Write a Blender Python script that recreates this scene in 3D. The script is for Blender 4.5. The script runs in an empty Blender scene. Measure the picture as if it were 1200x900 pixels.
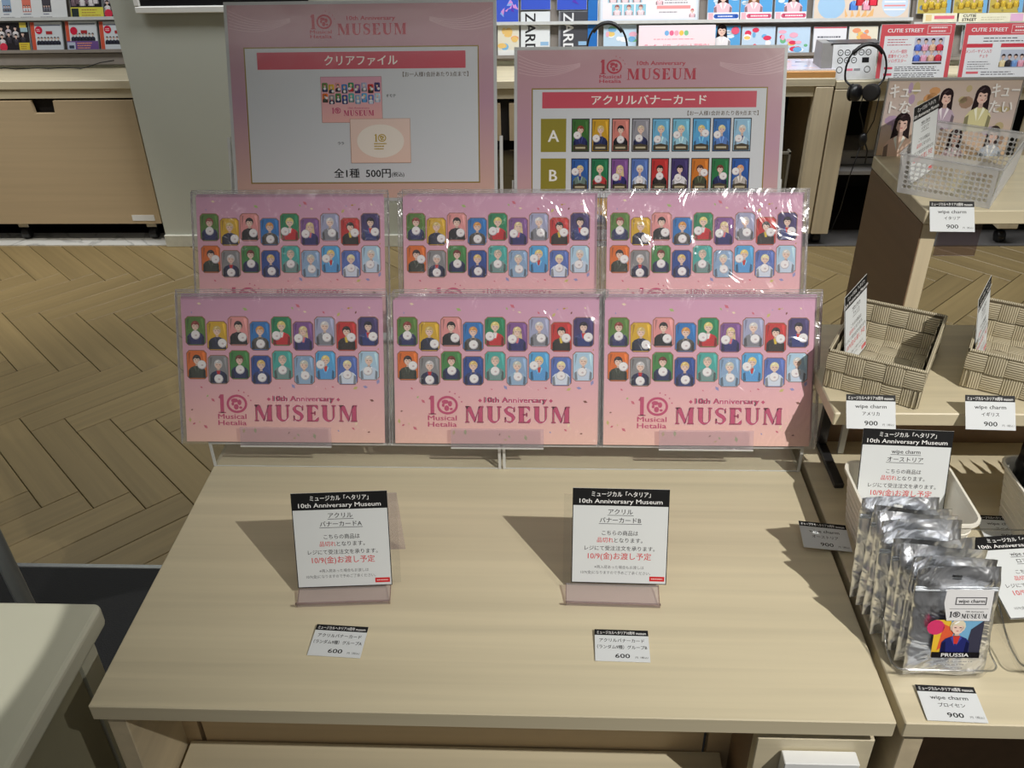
import bpy, math, random
from mathutils import Matrix, Vector
rnd = random.Random(7)
sc = bpy.context.scene
COL = sc.collection
R = math.radians

# ---------------------------------------------------------------- camera
PITCH, YAW, ROLL, FPX = 0.561490873, -0.0489988, -0.02056676, 1048.62
fw = Vector((math.sin(YAW) * math.cos(PITCH), math.cos(YAW) * math.cos(PITCH), -math.sin(PITCH)))
rt = Vector((math.cos(YAW), -math.sin(YAW), 0))
up = rt.cross(fw)
r1 = rt * math.cos(ROLL) + up * math.sin(ROLL)
u1 = -rt * math.sin(ROLL) + up * math.cos(ROLL)
cd = bpy.data.cameras.new('camera')
cam = bpy.data.objects.new('camera', cd)
COL.objects.link(cam)
cd.sensor_width = 36
cd.lens = FPX / 1200 * 36
cd.clip_start = .02
cam.matrix_world = Matrix(((r1.x, u1.x, -fw.x, 0), (r1.y, u1.y, -fw.y, 0), (r1.z, u1.z, -fw.z, 1.5), (0, 0, 0, 1)))
sc.camera = cam

# ---------------------------------------------------------------- world, lamps, exposure
w = bpy.data.worlds.new('world')
sc.world = w
w.use_nodes = True
w.node_tree.nodes['Background'].inputs[0].default_value = (1.0, .97, .92, 1)
w.node_tree.nodes['Background'].inputs[1].default_value = .11
sc.view_settings.view_transform = 'Standard'
sc.view_settings.look = 'None'
sc.view_settings.gamma = 1
sc.view_settings.use_curve_mapping = False
sc.view_settings.exposure = 0


def spot(name, loc, target, energy, size, cone, blend, col=(1, .93, .82)):
    l = bpy.data.lights.new(name, 'SPOT')
    l.energy = energy
    l.shadow_soft_size = size
    l.spot_size = R(cone)
    l.spot_blend = blend
    l.color = col
    o = bpy.data.objects.new(name, l)
    COL.objects.link(o)
    o.location = loc
    o.rotation_euler = (Vector(target) - Vector(loc)).to_track_quat('-Z', 'Y').to_euler()
    return o


def area(name, loc, sx, sy, energy, col=(1, .97, .92), rot=(0, 0, 0)):
    l = bpy.data.lights.new(name, 'AREA')
    l.shape = 'RECTANGLE'
    l.size = sx
    l.size_y = sy
    l.energy = energy
    l.color = col
    o = bpy.data.objects.new(name, l)
    COL.objects.link(o)
    o.location = loc
    o.rotation_euler = rot
    return o


spot('key_spot', (1.15, -.35, 2.4), (.36, .92, .75), 178, .012, 50, 1.0, (1, .96, .89))
spot('left_spot', (-1.7, .1, 2.5), (-1.10, .58, .72), 95, .006, 27, .02, (1, .97, .9))
spot('floor_spot', (-2.6, 2.2, 2.6), (-2.3, 3.2, 0), 120, .05, 40, .9)
area('rack_lamp', (.9, 2.9, 2.6), 2.8, .5, 72, (.97, .98, 1), (R(42), 0, 0))
area('rack_lamp_left', (-2.4, 2.9, 2.6), 1.2, .5, 22, (.97, .98, 1), (R(42), 0, 0))
area('aisle_lamp', (-.2, -1.0, 2.74), 2.6, .14, 3.5)
area('aisle_lamp', (-.2, -.1, 2.74), 2.6, .14, 3.5)
area('aisle_lamp', (-.2, .8, 2.74), 2.6, .14, 2)


# ---------------------------------------------------------------- materials
def lin(c):
    return tuple(((x / 255) / 12.92 if x / 255 <= .04045 else ((x / 255 + .055) / 1.055) ** 2.4) for x in c)


def newmat(name):
    m = bpy.data.materials.new(name)
    m.use_nodes = True
    return m, m.node_tree.nodes, m.node_tree.links, m.node_tree.nodes['Principled BSDF']


def plain(name, rgb, rough=.5, metal=0, noise=.06, scale=40, bump=0, spec=.5):
    m, N, L, b = newmat(name)
    tc = N.new('ShaderNodeTexCoord')
    nz = N.new('ShaderNodeTexNoise')
    nz.inputs['Scale'].default_value = scale
    nz.inputs['Detail'].default_value = 3
    L.new(tc.outputs['Object'], nz.inputs['Vector'])
    r = N.new('ShaderNodeValToRGB')
    c = lin(rgb)
    r.color_ramp.elements[0].color = tuple(x * (1 - noise) for x in c) + (1,)
    r.color_ramp.elements[1].color = tuple(min(1, x * (1 + noise)) for x in c) + (1,)
    r.color_ramp.elements[0].position = .3
    r.color_ramp.elements[1].position = .7
    L.new(nz.outputs['Fac'], r.inputs[0])
    L.new(r.outputs[0], b.inputs['Base Color'])
    b.inputs['Roughness'].default_value = rough
    b.inputs['Metallic'].default_value = metal
    b.inputs['Specular IOR Level'].default_value = spec
    if bump:
        bp = N.new('ShaderNodeBump')
        bp.inputs['Strength'].default_value = bump
        bp.inputs['Distance'].default_value = .002
        L.new(nz.outputs['Fac'], bp.inputs['Height'])
        L.new(bp.outputs[0], b.inputs['Normal'])
    return m


def wood(name, rgb, dark=.84, axis=0, rough=.5, plank=False):
    m, N, L, b = newmat(name)
    tc = N.new('ShaderNodeTexCoord')
    mp = N.new('ShaderNodeMapping')
    s = [55, 55, 55]
    s[axis] = 1.6
    mp.inputs['Scale'].default_value = s
    L.new(tc.outputs['Object'], mp.inputs['Vector'])
    nz = N.new('ShaderNodeTexNoise')
    nz.inputs['Detail'].default_value = 5
    nz.inputs['Distortion'].default_value = .4
    nz.inputs['Scale'].default_value = 1.0
    if plank:
        nz.noise_dimensions = '4D'
        oi = N.new('ShaderNodeObjectInfo')
        mu = N.new('ShaderNodeMath')
        mu.operation = 'MULTIPLY'
        mu.inputs[1].default_value = 37
        L.new(oi.outputs['Random'], mu.inputs[0])
        L.new(mu.outputs[0], nz.inputs['W'])
    L.new(mp.outputs[0], nz.inputs['Vector'])
    mp2 = N.new('ShaderNodeMapping')
    s2 = [9, 9, 9]
    s2[axis] = .7
    mp2.inputs['Scale'].default_value = s2
    L.new(tc.outputs['Object'], mp2.inputs['Vector'])
    nz2 = N.new('ShaderNodeTexNoise')
    nz2.inputs['Scale'].default_value = 1
    L.new(mp2.outputs[0], nz2.inputs['Vector'])
    ad = N.new('ShaderNodeMath')
    ad.operation = 'MULTIPLY_ADD'
    ad.inputs[1].default_value = .6
    L.new(nz.outputs['Fac'], ad.inputs[0])
    m2 = N.new('ShaderNodeMath')
    m2.operation = 'MULTIPLY'
    m2.inputs[1].default_value = .4
    L.new(nz2.outputs['Fac'], m2.inputs[0])
    L.new(m2.outputs[0], ad.inputs[2])
    r = N.new('ShaderNodeValToRGB')
    c = lin(rgb)
    r.color_ramp.elements[0].color = tuple(x * dark for x in c) + (1,)
    r.color_ramp.elements[1].color = tuple(min(1, x * 1.05) for x in c) + (1,)
    r.color_ramp.elements[0].position = .34
    r.color_ramp.elements[1].position = .64
    L.new(ad.outputs[0], r.inputs[0])
    if plank:
        hv = N.new('ShaderNodeHueSaturation')
        mr = N.new('ShaderNodeMapRange')
        mr.inputs['To Min'].default_value = .90
        mr.inputs['To Max'].default_value = 1.06
        L.new(oi.outputs['Random'], mr.inputs['Value'])
        L.new(mr.outputs[0], hv.inputs['Value'])
        L.new(r.outputs[0], hv.inputs['Color'])
        L.new(hv.outputs[0], b.inputs['Base Color'])
    else:
        L.new(r.outputs[0], b.inputs['Base Color'])
    b.inputs['Roughness'].default_value = rough
    bp = N.new('ShaderNodeBump')
    bp.inputs['Strength'].default_value = .08
    bp.inputs['Distance'].default_value = .001
    L.new(nz.outputs['Fac'], bp.inputs['Height'])
    L.new(bp.outputs[0], b.inputs['Normal'])
    return m


def film(name, tint=(.96, .96, .97), gloss=.12, rough=.08, bump=0, bscale=30, bdist=.004, stretch=(1, 1, 1), milk=0):
    """thin clear plastic: transparent with a Fresnel sheen"""
    m, N, L, b = newmat(name)
    N.remove(b)
    out = N['Material Output']
    tr = N.new('ShaderNodeBsdfTransparent')
    tr.inputs[0].default_value = tint + (1,)
    gl = N.new('ShaderNodeBsdfGlossy')
    gl.inputs['Roughness'].default_value = rough
    mx = N.new('ShaderNodeMixShader')
    fr = N.new('ShaderNodeFresnel')
    ge = N.new('ShaderNodeNewGeometry')
    io = N.new('ShaderNodeMapRange')
    io.inputs['To Min'].default_value = 1.45
    io.inputs['To Max'].default_value = 1 / 1.45
    L.new(ge.outputs['Backfacing'], io.inputs['Value'])
    L.new(io.outputs[0], fr.inputs['IOR'])
    ad = N.new('ShaderNodeMath')
    ad.operation = 'ADD'
    ad.inputs[1].default_value = gloss
    ad.use_clamp = True
    L.new(fr.outputs[0], ad.inputs[0])
    L.new(ad.outputs[0], mx.inputs[0])
    L.new(tr.outputs[0], mx.inputs[1])
    L.new(gl.outputs[0], mx.inputs[2])
    if milk:
        df = N.new('ShaderNodeBsdfDiffuse')
        df.inputs[0].default_value = (.85, .86, .87, 1)
        m3 = N.new('ShaderNodeMixShader')
        m3.inputs[0].default_value = milk
        L.new(mx.outputs[0], m3.inputs[1])
        L.new(df.outputs[0], m3.inputs[2])
        L.new(m3.outputs[0], out.inputs[0])
    else:
        L.new(mx.outputs[0], out.inputs[0])
    if bump:
        tc = N.new('ShaderNodeTexCoord')
        mp = N.new('ShaderNodeMapping')
        mp.inputs['Scale'].default_value = stretch
        nz = N.new('ShaderNodeTexNoise')
        nz.inputs['Scale'].default_value = bscale
        nz.inputs['Detail'].default_value = 3
        nz.inputs['Distortion'].default_value = 1.5
        bp = N.new('ShaderNodeBump')
        bp.inputs['Strength'].default_value = bump
        bp.inputs['Distance'].default_value = bdist
        L.new(tc.outputs['Object'], mp.inputs[0])
        L.new(mp.outputs[0], nz.inputs['Vector'])
        L.new(nz.outputs['Fac'], bp.inputs['Height'])
        L.new(bp.outputs[0], gl.inputs['Normal'])
    return m


def foil_mat():
    m, N, L, b = newmat('silver_foil')
    b.inputs['Base Color'].default_value = (.90, .92, .96, 1)
    b.inputs['Metallic'].default_value = 1
    b.inputs['Roughness'].default_value = .32
    tc = N.new('ShaderNodeTexCoord')
    nz = N.new('ShaderNodeTexNoise')
    nz.inputs['Scale'].default_value = 15
    nz.inputs['Detail'].default_value = 3
    nz.inputs['Distortion'].default_value = 2.0
    bp = N.new('ShaderNodeBump')
    bp.inputs['Strength'].default_value = .9
    bp.inputs['Distance'].default_value = .010
    L.new(tc.outputs['Object'], nz.inputs['Vector'])
    L.new(nz.outputs['Fac'], bp.inputs['Height'])
    L.new(bp.outputs[0], b.inputs['Normal'])
    return m


def print_mat(name, rough=.35, spec=.5):
    m, N, L, b = newmat(name)
    at = N.new('ShaderNodeAttribute')
    at.attribute_name = 'Col'
    L.new(at.outputs['Color'], b.inputs['Base Color'])
    b.inputs['Roughness'].default_value = rough
    b.inputs['Specular IOR Level'].default_value = spec
    return m


def strap_mat(nm='woven_strap', scale=130, d='X'):
    m, N, L, b = newmat(nm)
    tc = N.new('ShaderNodeTexCoord')
    wv = N.new('ShaderNodeTexWave')
    wv.inputs['Scale'].default_value = scale
    wv.bands_direction = d
    wv.inputs['Distortion'].default_value = .6
    L.new(tc.outputs['Object'], wv.inputs['Vector'])
    r = N.new('ShaderNodeValToRGB')
    r.color_ramp.elements[0].color = lin((138, 128, 104)) + (1,)
    r.color_ramp.elements[1].color = lin((214, 204, 178)) + (1,)
    L.new(wv.outputs['Fac'], r.inputs[0])
    L.new(r.outputs[0], b.inputs['Base Color'])
    b.inputs['Roughness'].default_value = .55
    bp = N.new('ShaderNodeBump')
    bp.inputs['Strength'].default_value = .6
    bp.inputs['Distance'].default_value = .001
    L.new(wv.outputs['Fac'], bp.inputs['Height'])
    L.new(bp.outputs[0], b.inputs['Normal'])
    return m


def marble_mat():
    m, N, L, b = newmat('white_marble')
    tc = N.new('ShaderNodeTexCoord')
    nz = N.new('ShaderNodeTexNoise')
    nz.inputs['Scale'].default_value = 3
    nz.inputs['Detail'].default_value = 6
    nz.inputs['Distortion'].default_value = 1.4
    L.new(tc.outputs['Object'], nz.inputs['Vector'])
    r = N.new('ShaderNodeValToRGB')
    r.color_ramp.elements[0].color = lin((210, 210, 205)) + (1,)
    r.color_ramp.elements[0].position = .47
    r.color_ramp.elements[1].color = lin((215, 215, 210)) + (1,)
    r.color_ramp.elements[1].position = .53
    e = r.color_ramp.elements.new(.5)
    e.color = lin((176, 176, 172)) + (1,)
    L.new(nz.outputs['Fac'], r.inputs[0])
    L.new(r.outputs[0], b.inputs['Base Color'])
    b.inputs['Roughness'].default_value = .25
    return m


M = dict(
    ash=wood('pale_ash_laminate', (212, 201, 172), .86, 0, .45),
    ash_y=wood('pale_ash_laminate_side', (205, 190, 160), .86, 1, .45),
    ash_z=wood('pale_ash_laminate_upright', (214, 199, 168), .88, 2, .45),
    ash_dark=wood('tan_laminate', (186, 164, 130), .9, 0, .5),
    cab=wood('beige_laminate', (188, 168, 136), .95, 0, .5),
    brown=wood('brown_laminate', (128, 104, 80), .9, 1, .5),
    oak=wood('oak_plank', (148, 129, 90), .76, 0, .42, True),
    sub=plain('dark_underfloor', (40, 30, 20), .9),
    wall=plain('pale_green_grey_paint', (190, 193, 181), .6, 0, .02, 3, .05),
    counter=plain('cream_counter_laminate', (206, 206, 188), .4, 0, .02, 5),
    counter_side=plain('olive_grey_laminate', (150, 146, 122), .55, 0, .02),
    white=plain('white_plastic', (236, 236, 230), .35, 0, .015),
    paper=plain('white_card', (232, 234, 234), .45, 0, .01),
    board_edge=plain('grey_white_board', (200, 204, 206), .4, 0, .02),
    black=plain('black_plastic', (20, 20, 22), .35, 0, .1),
    mat=plain('black_rubber_mat', (20, 21, 24), .75, 0, .2, 300, .4),
    steel=plain('brushed_steel', (180, 182, 185), .25, 1, .05),
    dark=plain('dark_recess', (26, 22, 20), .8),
    grey=plain('grey_plastic', (150, 148, 146), .4, 0, .03),
    dgrey=plain('dark_grey_metal', (70, 70, 72), .3, .6, .05),
    pink=plain('pink_folder_plastic', (226, 160, 176), .35, 0, .02),
    orange=plain('orange_edge_band', (216, 160, 96), .5, 0, .03),
    bin=plain('ivory_bin_plastic', (236, 232, 220), .3, 0, .01),
    strap=strap_mat(), strap0=strap_mat('woven_strap_upright', 2.6, 'X'), strap1=strap_mat('woven_strap_flat', 2.6, 'Y'), marble=marble_mat(), foil=foil_mat(),
    core=plain('basket_lining', (96, 86, 66), .8),
    wire=plain('grey_tube', (120, 124, 126), .3, .5, .03),
    blue=plain('blue_board', (30, 110, 190), .4, 0, .03),
    rack=plain('grey_rack_metal', (150, 142, 134), .4, .2, .04),
    case=plain('clear_case_edge', (200, 206, 212), .15, 0, .03),
    printm=print_mat('printed_card', .6, .3), printg=print_mat('glossy_print', .16),
    acr=film('clear_acrylic', (.985, .988, .988), .0, .04),
    acr_edge=plain('acrylic_edge', (206, 208, 206), .2, 0, .05),
    mauve=film('mauve_acrylic', (.93, .89, .93), .0, .12, milk=.10),
    sleeve=film('crinkled_clear_sleeve', (.985, .985, .99), .03, .13, .8, 16, .012, (1, .6, 1), .05),
    hole=film('punched_clear_plastic', (.97, .97, .975), .04, .18, milk=.34),
    tray=film('clear_tray_plastic', (.985, .985, .987), .01, .06),
)


# ---------------------------------------------------------------- mesh helpers
class MB:
    def __init__(s):
        s.v = []
        s.f = []
        s.smooth = []

    def add(s, vs, fs, smooth=False):
        n = len(s.v)
        s.v += [tuple(p) for p in vs]
        for f in fs:
            s.f.append([i + n for i in f])
            s.smooth.append(smooth)
        return s

    def box(s, x0, x1, y0, y1, z0, z1, b=0):
        if b:
            b = min(b, (x1 - x0) / 2.2, (y1 - y0) / 2.2, (z1 - z0) / 2.2)
            vs = []
            for z, i in ((z0, b), (z0 + b, 0), (z1 - b, 0), (z1, b)):
                X0, X1, Y0, Y1 = x0 + i, x1 - i, y0 + i, y1 - i
                c = b if i == 0 else b * .4
                vs += [(X0 + c, Y0, z), (X1 - c, Y0, z), (X1, Y0 + c, z), (X1, Y1 - c, z), (X1 - c, Y1, z), (X0 + c, Y1, z), (X0, Y1 - c, z), (X0, Y0 + c, z)]
            fs = [list(range(7, -1, -1)), list(range(24, 32))]
            for k in range(3):
                for j in range(8):
                    a = k * 8 + j
                    d = k * 8 + (j + 1) % 8
                    fs.append([a, d, d + 8, a + 8])
            return s.add(vs, fs)
        vs = [(x, y, z) for z in (z0, z1) for x, y in ((x0, y0), (x1, y0), (x1, y1), (x0, y1))]
        return s.add(vs, [[3, 2, 1, 0], [4, 5, 6, 7], [0, 1, 5, 4], [1, 2, 6, 5], [2, 3, 7, 6], [3, 0, 4, 7]])

    def tube(s, pts, r, n=8, caps=True):
        pts = [Vector(p) for p in pts]
        rr = r if isinstance(r, (list, tuple)) else [r] * len(pts)
        vs = []
        fs = []
        ref = Vector((0, 0, 1))
        for i, p in enumerate(pts):
            t = (pts[min(i + 1, len(pts) - 1)] - pts[max(i - 1, 0)]).normalized()
            if abs(t.dot(ref)) > .95:
                ref = Vector((1, 0, 0)) if abs(t.x) < .9 else Vector((0, 1, 0))
            a = t.cross(ref).normalized()
            b = t.cross(a)
            ref = -b if False else ref
            for k in range(n):
                an = 2 * math.pi * k / n
                vs.append(p + (a * math.cos(an) + b * math.sin(an)) * rr[i])
        for i in range(len(pts) - 1):
            for k in range(n):
                q = i * n + k
                q2 = i * n + (k + 1) % n
                fs.append([q, q2, q2 + n, q + n])
        if caps:
            fs.append(list(range(n))[::-1])
            fs.append([len(vs) - n + k for k in range(n)])
        return s.add(vs, fs, True)

    def lathe(s, prof, c=(0, 0, 0), axis='z', n=20):
        vs = []
        fs = []
        for r, h in prof:
            for k in range(n):
                a = 2 * math.pi * k / n
                p = (r * math.cos(a), r * math.sin(a), h)
                if axis == 'y':
                    p = (p[0], p[2], p[1])
                if axis == 'x':
                    p = (p[2], p[0], p[1])
                vs.append((p[0] + c[0], p[1] + c[1], p[2] + c[2]))
        for i in range(len(prof) - 1):
            for k in range(n):
                q = i * n + k
                q2 = i * n + (k + 1) % n
                fs.append([q, q2, q2 + n, q + n])
        fs.append(list(range(n))[::-1])
        fs.append([len(vs) - n + k for k in range(n)])
        return s.add(vs, fs, True)

    def loft(s, secs, closed_bottom=True, fn=None, n=5):
        """rounded rectangle sections (cx, cy, hw, hd, r, z)"""
        vs = []
        fs = []
        m = 4 * (n + 1)
        for cx, cy, hw, hd, r, z in secs:
            for q, (sx, sy) in enumerate(((1, 1), (-1, 1), (-1, -1), (1, -1))):
                for k in range(n + 1):
                    a = math.pi / 2 * (q + k / n)
                    p = (cx + sx * (hw - r) + r * math.cos(a), cy + sy * (hd - r) + r * math.sin(a), z)
                    vs.append(fn(p) if fn else p)
        for i in range(len(secs) - 1):
            for k in range(m):
                q = i * m + k
                q2 = i * m + (k + 1) % m
                fs.append([q, q2, q2 + m, q + m])
        if closed_bottom:
            fs.append(list(range(m))[::-1])
            fs.append([len(vs) - m + k for k in range(m)])
        return s.add(vs, fs, False)

    def prism(s, prof, x0, x1):
        """closed profile in (y, z) extruded along x"""
        n = len(prof)
        vs = [(x0, y, z) for y, z in prof] + [(x1, y, z) for y, z in prof]
        fs = [list(range(n)), [n + i for i in range(n)][::-1]]
        for i in range(n):
            j = (i + 1) % n
            fs.append([i, i + n, j + n, j])
        return s.add(vs, fs)

    def sheet(s, path, x0, x1, t):
        """bent sheet: polyline in (y, z) with thickness t, width x0..x1"""
        L_ = []
        P = [Vector(p) for p in path]
        for i, p in enumerate(P):
            d = (P[min(i + 1, len(P) - 1)] - P[max(i - 1, 0)]).normalized()
            nrm = Vector((-d.y, d.x))
            L_.append((p + nrm * t / 2, p - nrm * t / 2))
        for i in range(len(P) - 1):
            a, b = L_[i]
            c, d = L_[i + 1]
            vs = [(x, q.x, q.y) for x in (x0, x1) for q in (a, c, d, b)]
            s.add(vs, [[0, 1, 2, 3], [7, 6, 5, 4], [0, 4, 5, 1], [3, 2, 6, 7]] + ([[0, 3, 7, 4]] if i == 0 else []) + ([[1, 5, 6, 2]] if i == len(P) - 2 else []))
        return s

    def mesh(s, name):
        me = bpy.data.meshes.new(name)
        me.from_pydata(s.v, [], s.f)
        me.polygons.foreach_set('use_smooth', s.smooth)
        me.update()
        return me


def obj(name, mb, mat_, parent=None, fix=False):
    me = mb.mesh(name) if isinstance(mb, MB) else mb
    if mat_ is not None and not me.materials:
        me.materials.append(mat_)
    o = bpy.data.objects.new(name, me)
    COL.objects.link(o)
    if parent:
        o.parent = parent
    return o


def tag(o, label=None, cat=None, group=None, kind=None):
    if label:
        o['label'] = label
    if cat:
        o['category'] = cat
    if group:
        o['group'] = group
    if kind:
        o['kind'] = kind
    return o


def thing(name, label, cat, loc=(0, 0, 0), rot=(0, 0, 0), group=None):
    o = bpy.data.objects.new(name, None)
    o.empty_display_size = .02
    COL.objects.link(o)
    o.location = loc
    o.rotation_euler = rot
    return tag(o, label, cat, group)


def struct(name, mb, mat_, label=None, cat=None):
    return tag(obj(name, mb, mat_), label, cat, None, 'structure')


def copy_tree(o, parent=None):
    c = o.copy()
    COL.objects.link(c)
    if parent:
        c.parent = parent
    for ch in [x for x in KIDS.get(o.name, [])]:
        copy_tree(ch, c)
    return c


KIDS = {}


def index_kids(root):
    KIDS[root.name] = [x for x in bpy.data.objects if x.parent == root]
    for x in KIDS[root.name]:
        index_kids(x)


# ---------------------------------------------------------------- flat prints
TXT = {}


def text_mesh(s, bold, serif=False):
    k = (s, bold)
    if k not in TXT:
        c = bpy.data.curves.new('t', 'FONT')
        c.body = s
        c.resolution_u = 2
        c.offset = bold
        o = bpy.data.objects.new('t', c)
        COL.objects.link(o)
        dg = bpy.context.evaluated_depsgraph_get()
        e = o.evaluated_get(dg)
        me = e.to_mesh()
        TXT[k] = ([(v.co.x, v.co.y) for v in me.vertices], [list(p.vertices) for p in me.polygons])
        e.to_mesh_clear()
        bpy.data.objects.remove(o)
        bpy.data.curves.remove(c)
    return TXT[k]


def ellpts(cx, cy, rx, ry, n=14, a0=0, a1=360):
    full = abs(a1 - a0) >= 360
    m = n if full else n + 1
    return [(cx + rx * math.cos(R(a0 + (a1 - a0) * i / n)), cy + ry * math.sin(R(a0 + (a1 - a0) * i / n))) for i in range(m)]


def serif(ch):
    if ch == 'M':
        return 1.18, [[(.02, 0), (.32, 0), (.32, .05), (.02, .05)], [(.72, 0), (1.16, 0), (1.16, .05), (.72, .05)], [(.02, .95), (.3, .95), (.3, 1), (.02, 1)],
                      [(.9, .95), (1.16, .95), (1.16, 1), (.9, 1)], [(.12, .03), (.2, .03), (.2, .97), (.12, .97)], [(.08, 1), (.38, 1), (.70, .14), (.58, 0)],
                      [(.58, 0), (.63, .03), (.93, 1), (.87, 1)], [(.81, .03), (1.08, .03), (1.08, .97), (.85, .97)]]
    if ch == 'U':
        q = []
        o = ellpts(.45, .33, .35, .35, 12, 180, 360)
        i = ellpts(.53, .33, .18, .26, 12, 180, 360)
        for k in range(12):
            q.append([o[k], o[k + 1], i[k + 1], i[k]])
        return .92, q + [[(.1, .33), (.35, .33), (.35, .97), (.1, .97)], [(.71, .33), (.8, .33), (.8, .97), (.71, .97)], [(0, .95), (.4, .95), (.4, 1), (0, 1)], [(.62, .95), (.92, .95), (.92, 1), (.62, 1)]]
    if ch == 'S':
        c = [(.62, .68), (.6, .82), (.5, .93), (.36, .965), (.22, .93), (.13, .83), (.13, .72), (.2, .61), (.34, .53), (.48, .45), (.56, .35), (.57, .22), (.5, .1), (.36, .035), (.22, .06), (.12, .18), (.1, .33)]
        wd = [.03, .04, .07, .08, .12, .17, .2, .22, .24, .24, .22, .17, .12, .08, .07, .05, .04]
        q = []
        e = []
        for i, p in enumerate(c):
            a = Vector(c[min(i + 1, 16)]) - Vector(c[max(i - 1, 0)])
            a.normalize()
            nn = Vector((-a.y, a.x)) * wd[i] / 2
            e.append((Vector(p) + nn, Vector(p) - nn))
        for i in range(16):
            q.append([tuple(e[i][0]), tuple(e[i + 1][0]), tuple(e[i + 1][1]), tuple(e[i][1])])
        return .7, q + [[(.59, .66), (.65, .66), (.65, 1), (.61, 1)], [(.07, 0), (.11, 0), (.13, .35), (.07, .35)]]
    if ch == 'E':
        return .8, [[(.1, .03), (.37, .03), (.37, .97), (.1, .97)], [(.02, .93), (.72, .95), (.72, 1), (.02, 1)], [(.02, 0), (.74, 0), (.74, .05), (.02, .05)],
                    [(.3, .48), (.56, .48), (.56, .53), (.3, .53)], [(.52, .36), (.57, .36), (.57, .65), (.52, .65)], [(.5, .95), (.72, .7), (.72, .97)], [(.5, .05), (.76, .05), (.76, .3)]]


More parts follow.
